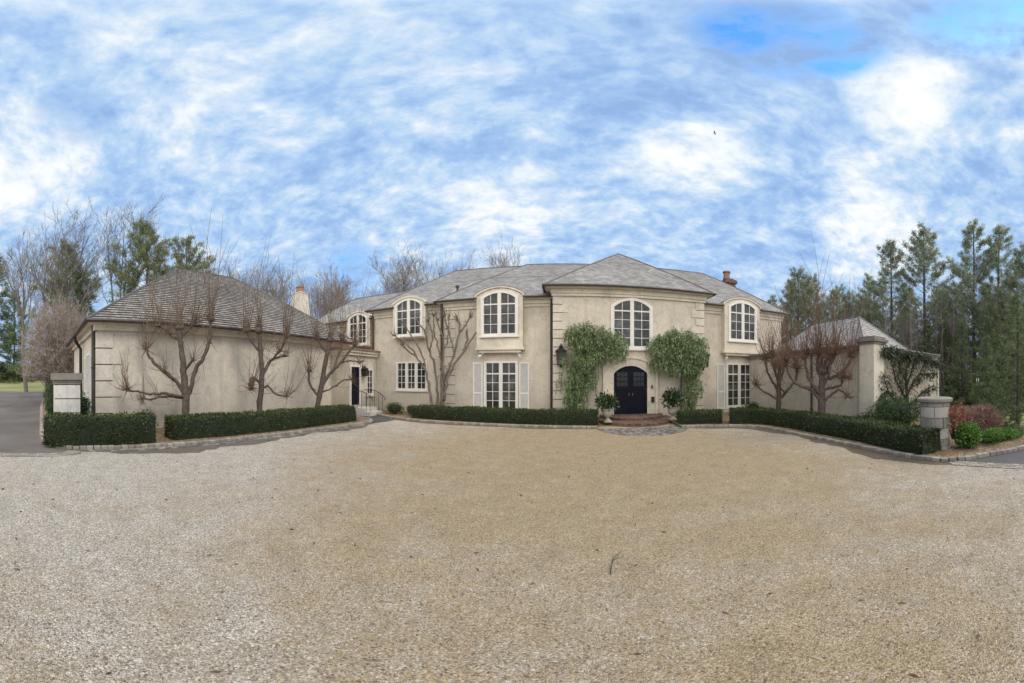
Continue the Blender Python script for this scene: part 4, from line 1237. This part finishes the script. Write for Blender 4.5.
# shrubs near the house
shrub('potted_shrub', (2.0,14.35,.62), .46,.42,.46, 520,'laurel_leaf',.19,.075,'dark leafy shrub growing in the left urn by the door','shrub',seed=41,core=False,fill=.95,lumps=6)
shrub('potted_shrub', (5.05,14.5,.60), .56,.46,.50, 640,'laurel_leaf',.19,.075,'dark leafy shrub growing in the right urn by the door','shrub',seed=42,core=False,fill=.95,lumps=7)
shrub('boxwood_shrub', (-8.9,16.1,.08), .55,.5,.34, 2200,'box_leaf',.06,.035,'low boxwood clump by the side door path','shrub',seed=43)
shrub('boxwood_shrub', (-7.75,16.0,.08), .4,.4,.30, 1600,'box_leaf',.06,.035,'small boxwood clump at the left end of the straight hedge','shrub',seed=44)
shrub('boxwood_shrub', (9.55,14.6,.08), .6,.5,.40, 2400,'box_leaf',.06,.035,'rounded boxwood below the right shuttered french door','shrub',seed=45)
shrub('boxwood_shrub', (9.9,7.5,.08), .42,.5,.38, 2000,'box_leaf',.06,.035,'low boxwood at the foot of the stucco corner pier','shrub',seed=46)
shrub('boxwood_shrub', (-11.6,3.6,.08), .5,.6,.46, 2200,'box_leaf',.06,.035,'boxwood top showing behind the short hedge','shrub',seed=47)
shrub('yew_shrub', (10.4,6.5,.08), 1.25,.9,.68, 7500,'yew_leaf',.10,.03,'broad dark yew under the wall-trained cedar','shrub',seed=48)
shrub('evergreen_shrub', (-14.3,.62,.08), .55,.5,.85, 4200,'yew_leaf',.09,.035,'tall dark rounded shrub left of the white gate pier','shrub',seed=49)
shrub('evergreen_shrub', (-16.6,.55,.08), .6,.6,.95, 4200,'yew_leaf',.09,.035,'farther dark rounded shrub along the drive kerb','shrub',seed=50)
shrub('evergreen_shrub', (-12.2,1.45,.08), .35,.3,.8, 2600,'yew_leaf',.09,.035,'narrow dark shrub between the white gate pier and the garage','shrub',seed=51)
shrub('nandina_shrub', (8.98,3.62,.3), .64,.5,.62, 850,'red_leaf',.11,.035,'red-leaved shrub behind the round stone pier','shrub',seed=52,core=False,fill=.9)
shrub('barberry_shrub', (11.3,3.6,.08), .95,.75,.52, 6500,'barberry_twig',.17,.02,'pinkish brown twiggy shrub beside the right drive','shrub',seed=53,core=False,fill=.8,up=.9)
shrub('ground_ivy', (8.95,3.15,.08), .46,.36,.36, 3400,'ivy_leaf',.08,.05,'bright green leafy mound at the foot of the stone pier','shrub',seed=54)
shrub('ground_ivy', (10.9,2.45,.08), .8,.5,.14, 2600,'ivy_leaf',.075,.045,'flat green ground cover at the right end of the bed','shrub',seed=56,core=False)
shrub('ground_ivy', (10.0,2.75,.08), .8,.4,.2, 3000,'ivy_leaf',.075,.045,'low bright green ground cover along the right kerb','shrub',seed=55)

# cedar trained flat against the pavilion wall
def espalier():
    loc = (13.3,7.62,.08); M['espalier_leaf'] = leafmat('espalier_leaf', (.010,.016,.009), (.03,.042,.022), (.085,.10,.055), .1, 2)
    M['bark_dark'] = simple('dark_bark', (.035,.029,.025), .95, .4, 6, bmp=.4)
    root = place('espaliered_cedar', loc, 'dark sparse cedar trained flat against the side building wall', 'tree')
    rng = np.random.default_rng(61); rn = random.Random(61)
    arms = [[(0,0),(0.02,1.2),(-.02,2.2),(.0,3.1)], [(0,.9),(-.5,1.5),(-1.0,2.0),(-1.4,2.9)], [(0,1.2),(.6,1.8),(1.2,2.2),(1.9,2.9)], [(0,.5),(-.8,.9),(-1.5,1.4),(-2.0,2.2)], [(0,.6),(.9,1.0),(1.9,1.35),(2.8,1.6)],
            [(0,3.0),(-1.0,3.2),(-2.0,3.15)], [(0,3.0),(1.2,3.15),(2.6,2.95),(3.6,2.75)], [(0,1.8),(-.6,2.4),(-.7,3.0)], [(0,1.7),(.5,2.5),(.8,3.0)], [(1.2,2.2),(2.0,2.2),(2.9,2.3)], [(-1.5,1.4),(-2.0,1.3),(-2.3,.9)]]
    mb = MB(); P = []; D = []
    for i, a in enumerate(arms):
        sp = spline([(loc[0]+u, loc[1]+.1+rn.uniform(-.05,.05), loc[2]+z) for u, z in a], 8)
        r0 = .11 if i == 0 else .065
        mb.tube(sp, [r0*(1-.65*k/(len(sp)-1)) for k in range(len(sp))], 6)
        top = i in (5, 6)
        for k, p in enumerate(sp):
            if i and k < 5 and not top: continue
            if i == 0 and k < 16: continue
            for q in range(50 if top else 15):
                o = rng.normal(size=3)*np.array([.14,.09,.13])
                P.append(np.array(p)+o+np.array([0,-.08,0])); D.append(np.array([rng.normal()*.6, -.35+rng.normal()*.4, -.75+rng.normal()*.4]))
    mb.build('trunk', M['bark_dark'], root, smooth=True)
    leaf_obj('foliage', M['espalier_leaf'], np.array(P), np.array(D), rng.uniform(.12,.26,len(P)), .045, root, loc, rng)
espalier()

# ------------------------------------------------------------------ background trees
def bare_tree(seed, H, trunk_frac=.32, spread=.55, levels=4, twig='twig_grey', bark='bark_grey', nl=6, name='bare_tree', thick=.015):
    rn = random.Random(seed)
    root = empty(name, (0,0,0))
    A, B = MB(), MB()
    def branch(p, d, L, r, lvl):
        segs = 6 if lvl == 0 else (5 if lvl < 3 else 3)
        pts = [p]; dd = d.copy(); q = p
        for i in range(segs):
            dd = (dd+Vector((rn.gauss(0,1),rn.gauss(0,1),rn.gauss(0,.6)))*(.05 if lvl == 0 else .12)+Vector((0,0,.14 if lvl else .02))).normalized()
            q = q+dd*(L/segs); pts.append(q)
        end = .5 if lvl == 0 else .28
        rad = [r*(1-(1-end)*i/segs) for i in range(segs+1)]
        (A if lvl < 2 else B).tube(pts, rad, 7 if lvl == 0 else (5 if lvl == 1 else 3), cap=False)
        if lvl >= levels: return
        n = nl if lvl == 0 else (8 if lvl == 1 else (6 if lvl == 2 else 4))
        for k in range(n):
            t = (.55+.45*k/(n-1)) if lvl == 0 else rn.uniform(.25, 1.0)
            i = min(segs-1, int(t*segs)); f = t*segs-i
            bp = pts[i].lerp(pts[i+1], min(1,f)); bd = (pts[i+1]-pts[i]).normalized()
            az = (k*2.4+rn.uniform(-.5,.5)); o = bd.orthogonal().normalized(); o.rotate(Matrix.Rotation(az, 3, bd))
            ang = spread*rn.uniform(.7,1.35)*(.75 if lvl == 0 else 1.15)
            nd = (bd*math.cos(ang)+o*math.sin(ang)).normalized()
            if lvl == 0: Lc = H*(1-trunk_frac)*rn.uniform(.6,.8)
            else: Lc = L*rn.uniform(.32,.6)
            rc = max(rad[i]*rn.uniform(.45,.68), .022)
            branch(bp, nd, Lc, rc, lvl+1)
    branch(Vector((0,0,0)), Vector((rn.gauss(0,.02),rn.gauss(0,.02),1)), H*trunk_frac*1.5, H*thick, 0)
    top = max(v[2] for v in B.v); k = H/top
    A.v = [(v[0]*k, v[1]*k, v[2]*k) for v in A.v]; B.v = [(v[0]*k, v[1]*k, v[2]*k) for v in B.v]
    t = A.build('trunk', M[bark], smooth=True); t.parent = root
    c = B.build('crown', M[twig]); c.parent = root
    return root

def pine(seed, H, base=.3, wid=.2, leaf='pine_leaf', tuft=17, needle=.34, dens=1.0, droop=0.0, upl=.35, name='pine_tree', nw=.046):
    rng = np.random.default_rng(seed); rn = random.Random(seed)
    root = empty(name, (0,0,0))
    A = MB(); P = []; D = []
    lean = Vector((rn.gauss(0,.012), rn.gauss(0,.012), 0))
    tp = [Vector((0,0,0))+lean*(H*i/8)*8*.12+Vector((rn.gauss(0,.03),rn.gauss(0,.03),H*i/8)) for i in range(9)]
    A.tube(tp, [H*.0115*(1-.9*i/8)+.02 for i in range(9)], 7, cap=False)
    def trunk_at(z):
        i = min(7, int(z/H*8)); return tp[i].lerp(tp[i+1], z/H*8-i)
    z = H*base
    while z < H*.985:
        t = (z-H*base)/(H*(1-base))
        prof = (min(1, .5+t*2.0)*(1-t)**.5*1.05+.06) if droop < .5 else ((1-t)**.9+.05)
        n = rn.randint(3, 5)
        a0 = rn.uniform(0, 2*PI)
        for k in range(n):
            if rn.random() < .12: continue
            az = a0+2*PI*k/n+rn.uniform(-.4,.4)
            L = H*wid*prof*rn.uniform(.6,1.2)
            el = upl*(.3+t*1.5)-droop*.35*(1-t)+rn.uniform(-.12,.12)
            d = Vector((math.cos(az)*math.cos(el), math.sin(az)*math.cos(el), math.sin(el)))
            p0 = trunk_at(z); pts = [p0]; q = p0; dd = d
            ns = 5
            for i in range(ns):
                dd = (dd+Vector((rn.gauss(0,.09),rn.gauss(0,.09),rn.gauss(.03-droop*.05,.06)))).normalized(); q = q+dd*L/ns; pts.append(q)
            A.tube(pts, [max(.05*(1-t)*(H/18),.018)*(1-.8*i/ns) for i in range(ns+1)], 4, cap=False)
            m = max(4, int(L*6.0*dens))
            for j in range(m):
                tt = rn.uniform(.4,1.03); i = min(ns-1, int(tt*ns)); bp = pts[i].lerp(pts[i+1], min(1,tt*ns-i))
                side = Vector((-dd.y, dd.x, 0)); ex = rn.gauss(0,.22)*L*.55*(1.15-tt*.5)
                c = bp+side*ex+Vector((0,0,rn.gauss(.05,.10)-droop*abs(ex)*.25))
                out = (d+side*(1.2*np.sign(ex))*.6+Vector((0,0,.5-droop*.9))).normalized()
                for w in range(tuft):
                    g = rng.normal(size=3)*.62+np.array(out); P.append(np.array(c)+rng.normal(size=3)*.10); D.append(g)
        z += H*rn.uniform(.022,.04)
    t = A.build('trunk', M['bark_pine'], smooth=True); t.parent = root
    N = len(P)
    c = leaf_obj('crown', M[leaf], np.array(P), np.array(D), rng.uniform(.6,1.2,N)*needle, nw, None, (0,0,0), rng); c.parent = root
    return root

used = set()
def put(proto, x, R_, H0, H, rz, label, cat, group, dz=0.0):
    """stand a tree at azimuth (x) and distance R_ with height H"""
    th = (x-562)/330.0
    o = proto if proto.name not in used else copy_tree(proto)
    used.add(proto.name)
    o.location = (R_*math.sin(th), R_*math.cos(th), dz); o.rotation_euler = (0,0,rz); k = H/H0; o.scale = (k,k,k)
    tag(o, label, cat, group)
    return o
b1 = bare_tree(101, 24, .34, .42); b2 = bare_tree(107, 24, .26, .5, nl=7); b5 = bare_tree(118, 24, .30, .55, nl=9, thick=.019); b3 = bare_tree(103, 24, .4, .46, twig='twig_brown'); b4 = bare_tree(104, 24, .3, .55, twig='twig_brown', nl=7)
BG = 'bare woodland trees behind the house'
put(b5, 52, 36, 24, 27.2, .4, 'tallest spreading bare tree at the far left above the twiggy dome shrub', 'tree', BG)
put(b1, 104, 40, 24, 26.2, 1.2, 'tall slim bare tree standing just left of the garage roof', 'tree', BG)
spots = [(26,50,27.1,b3,'leafless tree behind the tall spreading one at the left edge'),(47,46,26.9,b4,'leafless brown-twigged tree left of the tallest bare tree'),
 (205,50,22.9,b3,'leafless tree rising behind the right side of the garage ridge'),(232,48,22.4,b4,'leafless tree just past the right end of the garage ridge'),(247,42,17.5,b1,'slim grey bare tree above the falling garage hip'),
 (268,55,23.6,b3,'bare tree midway down the garage hip, left of the tapered chimney'),(288,60,24.1,b4,'bare tree immediately left of the tapered stucco chimney'),(318,46,19.0,b4,'bare tree immediately right of the tapered stucco chimney'),
 (332,52,22.3,b3,'second bare tree right of the tapered stucco chimney'),(345,60,23.7,b1,'slim bare tree behind the link roof'),(380,44,22.8,b2,'tall wide-crowned bare tree standing highest behind the link roof'),
 (402,50,24.4,b3,'bare tree just right of the wide-crowned one behind the link roof'),(425,55,26.2,b4,'bare tree behind the left hip of the main roof'),(438,62,27.8,b1,'slim bare tree near the left end of the main ridge'),
 (468,60,27.0,b3,'bare treetop above the left end of the main ridge'),(487,64,27.2,b4,'bare treetop between the ridge end and the twin tops'),(506,58,27.1,b2,'wide bare treetop over the middle of the left ridge'),(524,62,28.4,b1,'bare treetop nearest the entrance bay roof'),
 (356,40,14.3,b4,'low bare tree close behind the link roof'),(300,40,15.0,b1,'low bare tree right behind the tapered chimney'),(782,44,14.8,b3,'bare tree at the right end of the main roof'),(842,40,14.1,b4,'bare tree behind the larger upswept pruned tree'),
 (868,44,17.0,b1,'bare tree behind the peak of the small hipped roof'),(905,30,9.3,b3,'bare brown tree behind the trained cedar wall'),(948,32,9.8,b4,'bare brown tree behind the corner of the side building'),(985,34,12.5,b1,'slender bare tree between the two tallest pines'),
 (1015,30,10.3,b4,'bare brown tree near the right edge'),(30,95,30.0,b1,'bare tree above the far end of the left lawn'),(930,45,17.4,b2,'far bare tree left of the tallest pine'),(812,46,15.4,b1,'bare tree between the two right pruned trees'),
 (1005,48,18.4,b3,'far bare tree right of the tallest pine'),(965,50,19.9,b4,'far bare tree behind the tallest pine'),(880,48,16.8,b4,'far bare tree at the left end of the pine grove')]
for i, (x, Rr, H, pr, lab) in enumerate(spots):
    put(pr, x, Rr, 24, H, i*1.7, lab, 'tree', BG)

PG = 'evergreen trees around the house'
p1 = pine(201, 18, .18, .245, upl=.5, dens=1.1); p2 = pine(202, 18, .12, .23, upl=.5, dens=1.12); p3 = pine(203, 18, .2, .215, upl=.55, dens=1.1)
h1 = pine(204, 12, .03, .26, 'spruce_leaf', tuft=14, needle=.36, dens=.9, droop=.7, upl=.2, name='spruce_tree', nw=.055)
c1 = pine(205, 15, .10, .33, 'cedar_leaf', dens=.95, name='cedar_tree', upl=.6)
for pr, x, Rr, H, rz, lab in [(p3,892,34,16.8,.3,'slim pine rising behind the side building pier'),(p1,925,33,17.8,1.1,'broad pine left of the tallest pines'),(p2,974,32,18.2,2.0,'tallest dark pine right of the stone pier'),
   (p3,997,33.5,18.0,3.4,'narrow pine just right of the tallest pine'),(p1,1024,31,15.0,4.2,'pine cut by the right edge of the view'),(p2,955,42,14,.7,'pine behind the gap left of the tallest pine'),
   (p2,908,44,14,1.8,'pine between the slim pine and the broad one'),(p1,940,38,12.5,3.1,'lower pine above the side building corner'),(p2,1010,40,14.5,4.4,'far pine between the narrow pine and the right edge'),
   (p3,985,42,13,5.0,'far pine in the gap between the two tallest pines'),(p3,862,46,13.5,5.7,'pine above the peak of the small hipped roof'),
   (p1,798,42,16.2,.2,'dense pine above the court wall nearest the house'),(p2,772,46,13.5,2.1,'pine showing over the right end of the main roof'),(p3,832,44,13.8,4.0,'pine behind the larger upswept pruned tree'),
   (p1,820,52,14,1.0,'far pine between the two right pruned trees'),(p2,757,54,14.2,3.5,'pine top right beside the dark roof chimney'),(p1,849,40,12.5,5.2,'lower pine left of the small hipped roof peak'),
   (p2,790,50,17.0,.9,'tall far pine just right of the main roof eave'),(p1,812,39,14.2,2.7,'bushy pine between the two right pruned trees, nearer than its neighbour'),(p2,870,37,13.6,4.8,'pine above the hipped roof slope left of the slim pine'),(p2,838,50,16.0,.4,'far pine directly over the dark-capped court wall'),
   (p2,14,92,26,2.2,'pine behind the spruce at the left edge')]:
    put(pr, x, Rr, 18, H, rz, lab, 'tree', PG)
for x, Rr, H, rz, lab in [(1018,13.2,5.6,0,'dark low-branched spruce at the right edge of the grass'),(962,26,6.6,1.9,'bushy spruce behind the red-leaved shrub'),(990,27,8.6,3.8,'dark spruce behind the twiggy barberry'),
   (1034,22,9,5.0,'spruce half out of view at the right'),(928,29,7.2,.9,'spruce behind the trained cedar wall'),(986,17,4.4,2.7,'small spruce in front of the pine trunks'),(945,30,7.5,3.0,'spruce just right of the side building downpipe'),
   (1002,32,10,4.1,'tall spruce between the pine trunks near the right edge'),(80,37,15.0,.2,'dense green spruce beneath the tall bare tree'),(-4,88,38,1.2,'large dark spruce at the left edge above the lawn'),(132,42,11,3.1,'dark spruce just showing left of the garage eave')]:
    put(h1, x, Rr, 12, H, rz, lab, 'tree', PG)
for x, Rr, H, rz, lab in [(148,38,20.6,.5,'olive-green open cedar directly left of the garage roof peak'),(188,42,20.0,2.5,'paler cedar above the garage roof peak'),(66,40,18.5,4.0,'green cedar behind the tall bare tree')]:
    put(c1, x, Rr, 15, H, rz, lab, 'tree', PG)

# far woodland that reads as one brown-grey mass of stems and brush
def woodland():
    rn = random.Random(9); rng = np.random.default_rng(9); mb = MB(); P = []; D = []
    for i in range(2600):
        az = rn.uniform(-1.75, 1.45); Rr = rn.uniform(48, 95)
        if az > .95: Rr = rn.uniform(26, 60)
        if -1.62 > az: Rr = rn.uniform(95, 130)
        x, y = Rr*math.sin(az), Rr*math.cos(az); h = rn.uniform(3, 10)*(1 if az > .95 or Rr > 90 else 1.15)
        if y > 24 or az > .95 or Rr > 90:
            p = Vector((x,y,0)); q = p+Vector((rn.gauss(0,.3),rn.gauss(0,.3),h*.5)); t = q+Vector((rn.gauss(0,.5),rn.gauss(0,.5),h*.5))
            mb.tube([p,q,t], [.05+h*.006,.04,.012], 3, cap=False)
            for k in range(6):
                b = p.lerp(t, rn.uniform(.25,.95)); e = b+Vector((rn.gauss(0,1),rn.gauss(0,1),rn.uniform(.2,1.4)))*rn.uniform(.5,1.2)
                mb.tube([b,e], [.025,.008], 3, cap=False)
            for k in range(14):
                P.append((x+rn.gauss(0,1.2), y+rn.gauss(0,1.2), abs(rn.gauss(0,h*.22)))); D.append((rn.gauss(0,1),rn.gauss(0,1),rn.gauss(.3,.8)))
    o = mb.build('distant_woodland', M['twig_far']); o['kind'] = 'stuff'
    leaf_obj('woodland_brush', M['brush_leaf'], np.array(P), np.array(D), rng.uniform(.3,.9,len(P)), .09, None, (0,0,0), rng)['kind'] = 'stuff'
M['twig_far'] = simple('far_twig', (.16,.13,.11), .95, .35, .5, bmp=0)
M['brush_leaf'] = leafmat('brush_leaf', (.035,.035,.02), (.085,.075,.045), (.17,.135,.09), .15, .15)
woodland()

# big twiggy dome shrub by the left drive
def dome(loc, rx, rz, n, label):
    rn = random.Random(77); root = place('dome_shrub', loc, label, 'shrub')
    A, B = MB(), MB(); L0 = Vector(loc)
    for i in range(n):
        az = rn.uniform(0,2*PI); el = math.asin(rn.uniform(.02,1))
        tip = L0+Vector((rx*math.cos(az)*math.cos(el), rx*math.sin(az)*math.cos(el), rz*.22+rz*.78*math.sin(el)**.8))*rn.uniform(.85,1.05)
        midp = L0.lerp(tip, .5)+Vector((rn.gauss(0,.2),rn.gauss(0,.2),rz*.12))
        (A if i % 6 == 0 else B).tube([L0+Vector((rn.gauss(0,.15),rn.gauss(0,.15),0)), midp, tip], [.05,.025,.008] if i % 6 == 0 else [.02,.014,.007], 4, cap=False)
        for k in range(6):
            f = rn.uniform(.55,1); p = midp.lerp(tip, f) if f > .5 else midp
            q = p+Vector((rn.gauss(0,.35),rn.gauss(0,.35),rn.gauss(.2,.3))); B.tube([p, q], [.010,.005], 3, cap=False)
    A.build('trunk', M['bark_grey'], root); B.build('crown', M['dome_twig'], root)
M['dome_twig'] = simple('dome_twig', (.34,.275,.23), .9, .3, 2, bmp=0)
th = (56-562)/330; dome((26*math.sin(th), 26*math.cos(th)+.4, 0), 3.4, 8.4, 1100, 'large rounded leafless shrub of dense pinkish twigs by the drive')
for i, (x, Rr, rx, rz, lab) in enumerate([(6,100,5.2,2.6,'left of the others'),(24,96,4.6,2.3,'second from the left'),(41,98,4.6,2.8,'nearest the twiggy dome shrub'),(-9,100,5,2.8,'cut by the left edge of view'),(60,80,4.0,2.4,'half hidden by the twiggy dome shrub')]):
    th = (x-562)/330
    shrub('evergreen_shrub', (Rr*math.sin(th), Rr*math.cos(th), 1.55 if Rr > 90 else .9), rx, rx*.7, rz, 3600, 'yew_leaf', .5, .2, 'dark evergreen bush beyond the left lawn, '+lab, 'shrub', seed=80+i, group='bushes beyond the left lawn')

# leaf litter on gravel and beds (countless)
rng = np.random.default_rng(5)
n = 900
P = np.column_stack([rng.uniform(-9,8,n), rng.uniform(-1,14,n), np.full(n,.012)])
keep = rng.random(n) < .5
leaf_obj('leaf_litter', M['dry_leaf'], P[keep], np.column_stack([rng.normal(size=(keep.sum(),2)), rng.uniform(0,.25,keep.sum())]), rng.uniform(.03,.08,keep.sum()), .03, None, (0,0,0), rng)['kind'] = 'stuff'

rn_ = random.Random(12)
for i, (x, y, L_, a_, lab) in enumerate([(.55,3.3,.55,1.2,'curved fallen twig lying alone on the gravel right of centre')]):
    t_ = place('fallen_twig', (x,y,.02), lab, 'twig')
    mb = MB(); d = Vector((math.cos(a_), math.sin(a_), 0)); n_ = Vector((-d.y,d.x,0)); o_ = Vector((x,y,.02))
    mb.tube([o_-d*L_*.5, o_-d*L_*.2+n_*.03, o_+d*L_*.15+n_*.05, o_+d*L_*.5], [.006,.005,.004,.002], 5)
    mb.tube([o_+d*L_*.05+n_*.045, o_+d*L_*.25-n_*.06], [.003,.002], 4); mb.build('stem', M['bark_dark'], t_)
# a bird gliding high up
def bird():
    loc = Vector((0,0,0)); mb = MB()
    mb.tube([(0,-.25,0),(0,-.15,.01),(0,.0,.0),(0,.2,0),(0,.34,0)], [.02,.06,.075,.05,.015], 8)
    for s in (-1,1):
        mb.add([(s*.05,-.1,.02),(s*.35,-.16,.12),(s*.72,-.02,.10),(s*.35,.06,.11),(s*.05,.12,.02)], [(0,1,3,4),(1,2,3)])
    mb.add([(-.03,.28,0),(.03,.28,0),(.09,.46,0),(-.09,.46,0)], [(0,1,2,3)])
    o = mb.build('bird', M['black_metal'])
    th = (714.5-562)/330; la = (378-133)/330; D = 85
    o.location = (D*math.cos(la)*math.sin(th), D*math.cos(la)*math.cos(th), 2.1+D*math.sin(la)); o.rotation_euler = (.2,.4,.9)
    tag(o, 'small dark bird gliding alone in the cloudy sky above the roof', 'bird')
bird()

# ------------------------------------------------------------------ sky and sun
SUN_AZ, SUN_EL = R(94), R(48)      # azimuth from +Y toward +X
W = bpy.data.worlds.new('World'); S.world = W; W.use_nodes = True
nt = W.node_tree; N = nt.nodes; L = nt.links
bg = N['Background']; bg.inputs['Strength'].default_value = .1
sky = N.new('ShaderNodeTexSky'); sky.sky_type = 'NISHITA'; sky.sun_disc = False
sky.sun_elevation = SUN_EL; sky.sun_rotation = SUN_AZ; sky.air_density = 1.0; sky.dust_density = .6; sky.ozone_density = 2.5
tc = N.new('ShaderNodeTexCoord'); G = tc.outputs['Generated']
sep = N.new('ShaderNodeSeparateXYZ'); L.new(G, sep.inputs[0])
zz = math_n(nt, 'ADD', math_n(nt, 'MAXIMUM', sep.outputs['Z'], 0.0), .32)
comb = N.new('ShaderNodeCombineXYZ')
L.new(math_n(nt, 'DIVIDE', sep.outputs['X'], zz), comb.inputs[0]); L.new(math_n(nt, 'DIVIDE', sep.outputs['Y'], zz), comb.inputs[1])
cp = comb.outputs[0]
warp = N.new('ShaderNodeTexNoise'); warp.inputs['Scale'].default_value = 2.2; warp.inputs['Detail'].default_value = 5; L.new(cp, warp.inputs['Vector'])
va = N.new('ShaderNodeVectorMath'); va.operation = 'MULTIPLY_ADD'; L.new(warp.outputs['Color'], va.inputs[0]); va.inputs[1].default_value = (.16,.16,.16); L.new(cp, va.inputs[2])
cpw = va.outputs[0]
nA = tex_noise(nt, 2.2, 8, .55, mapping(nt, cpw, (1.0,1.1,1), (3.1,1.7,0)))
nB = tex_noise(nt, 5.5, 7, .55, mapping(nt, cpw, (1,1.15,1), (7.3,2.2,1)))
nC = tex_noise(nt, 13.0, 7, .58, mapping(nt, cpw, (1,1.2,1), (1.3,5.2,2)))
def skydir(x, y):
    th = (x-562)/330; la = (378-y)/330
    return (math.cos(la)*math.sin(th), math.cos(la)*math.cos(th), math.sin(la))
def blob(x, y, wid):                    # soft patch of sky round one direction
    d = N.new('ShaderNodeVectorMath'); d.operation = 'DOT_PRODUCT'; L.new(G, d.inputs[0]); d.inputs[1].default_value = skydir(x, y)
    mr = N.new('ShaderNodeMapRange'); mr.interpolation_type = 'SMOOTHSTEP'; L.new(d.outputs['Value'], mr.inputs[0])
    mr.inputs[1].default_value = math.cos(wid); mr.inputs[2].default_value = 1.0
    return mr.outputs[0]
def add(*a):
    r = a[0]
    for q in a[1:]: r = math_n(nt, 'ADD', r, q)
    return r
def mul(a, b): return math_n(nt, 'MULTIPLY', a, b)
gaps = add(mul(blob(790,40,.17),.9), mul(blob(850,55,.10),.7), mul(blob(735,22,.12),.6), mul(blob(985,18,.16),.8), mul(blob(75,115,.13),.55), mul(blob(352,268,.12),.55), mul(blob(75,245,.10),.45))
nD = math_n(nt,'SUBTRACT', add(mul(nB,.5), mul(nC,.5)), .5)
gapm = mul(math_n(nt,'MINIMUM',gaps,1.0), add(mul(nD,4.6), mul(math_n(nt,'SUBTRACT',nA,.5),1.0), .62))
cov = math_n(nt, 'SUBTRACT', 1.0, ramp(nt, gapm, [(.15,(0,0,0)),(.85,(1,1,1))]))
brite = add(mul(blob(910,95,.16),.15), mul(blob(895,150,.2),.06), mul(blob(690,155,.2),.12), mul(blob(25,165,.24),.15), mul(blob(500,215,.22),.10), mul(blob(230,70,.4),.05), mul(blob(870,235,.2),.12), mul(blob(640,75,.25),-.03), mul(blob(420,150,.35),.03), mul(blob(300,160,.3),-.03))
nE = tex_noise(nt, 30.0, 5, .6, mapping(nt, cpw, (1,1.25,1), (4.3,8.2,3)))
shade = add(mul(nA,.17), mul(nB,.34), mul(nC,.37), mul(nE,.12), brite, mul(gaps,-.03))
# illuminated cloud colour: blue-grey bases to white tops
cl = ramp(nt, shade, [(.39,(2.9,4.75,8.1)),(.46,(3.75,5.7,8.9)),(.515,(4.9,6.8,9.3)),(.57,(6.5,7.9,9.6)),(.63,(8.7,9.35,9.95)),(.75,(11.2,11.2,11.0))])
# unseen sky near the zenith and in the south, brightened to lift the facade light
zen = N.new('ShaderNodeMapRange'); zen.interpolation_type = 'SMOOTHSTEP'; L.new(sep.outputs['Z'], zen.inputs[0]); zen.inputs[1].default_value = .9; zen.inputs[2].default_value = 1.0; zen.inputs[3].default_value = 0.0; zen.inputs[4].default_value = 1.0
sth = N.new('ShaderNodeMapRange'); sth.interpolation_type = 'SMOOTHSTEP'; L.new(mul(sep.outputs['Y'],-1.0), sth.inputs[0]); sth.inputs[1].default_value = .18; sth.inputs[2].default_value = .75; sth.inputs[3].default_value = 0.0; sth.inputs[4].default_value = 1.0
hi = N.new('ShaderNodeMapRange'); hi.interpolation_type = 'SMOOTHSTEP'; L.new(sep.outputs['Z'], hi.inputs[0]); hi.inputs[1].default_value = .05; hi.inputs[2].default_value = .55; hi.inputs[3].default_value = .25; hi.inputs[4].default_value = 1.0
fill = math_n(nt, 'MAXIMUM', zen.outputs[0], mul(sth.outputs[0], hi.outputs[0]))  # weight of the brightness added out of view
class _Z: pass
zm = _Z(); zm.outputs = [mix(nt, fill, cl, (29.0,27.4,25.0))]
skyb = mix(nt, 1.0, sky.outputs[0], (1.05,2.2,3.0), 'MULTIPLY')
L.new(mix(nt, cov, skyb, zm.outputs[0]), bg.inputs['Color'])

sl = bpy.data.lights.new('sun', 'SUN'); sl.energy = 2.1; sl.angle = R(22); sl.color = (1.0,.94,.86)
so = bpy.data.objects.new('sun', sl); COL.objects.link(so)
dirv = Vector((math.cos(SUN_EL)*math.sin(SUN_AZ), math.cos(SUN_EL)*math.cos(SUN_AZ), math.sin(SUN_EL)))
so.rotation_euler = dirv.to_track_quat('Z', 'Y').to_euler(); so.location = dirv*60

# ------------------------------------------------------------------ camera: the stitched panorama's equirectangular view
cam = bpy.data.cameras.new('camera'); co = bpy.data.objects.new('camera', cam); COL.objects.link(co)
co.location = (0,0,2.1); co.rotation_euler = (R(90), 0, (562-512)/330.0)
cam.clip_end = 2000; cam.clip_start = .05
cam.type = 'PANO'
pc = cam.cycles if hasattr(cam, 'cycles') and hasattr(cam.cycles, 'panorama_type') else cam
pc.panorama_type = 'EQUIRECTANGULAR'
pc.longitude_min = -512/330.0; pc.longitude_max = 512/330.0
pc.latitude_min = -305/330.0; pc.latitude_max = 378/330.0
S.camera = co
S.view_settings.view_transform = 'Standard'; S.view_settings.look = 'None'; S.view_settings.exposure = 0; S.view_settings.gamma = 1
S.cycles.max_bounces = 6; S.cycles.diffuse_bounces = 3; S.cycles.transparent_max_bounces = 4
S.cycles.use_denoising = True
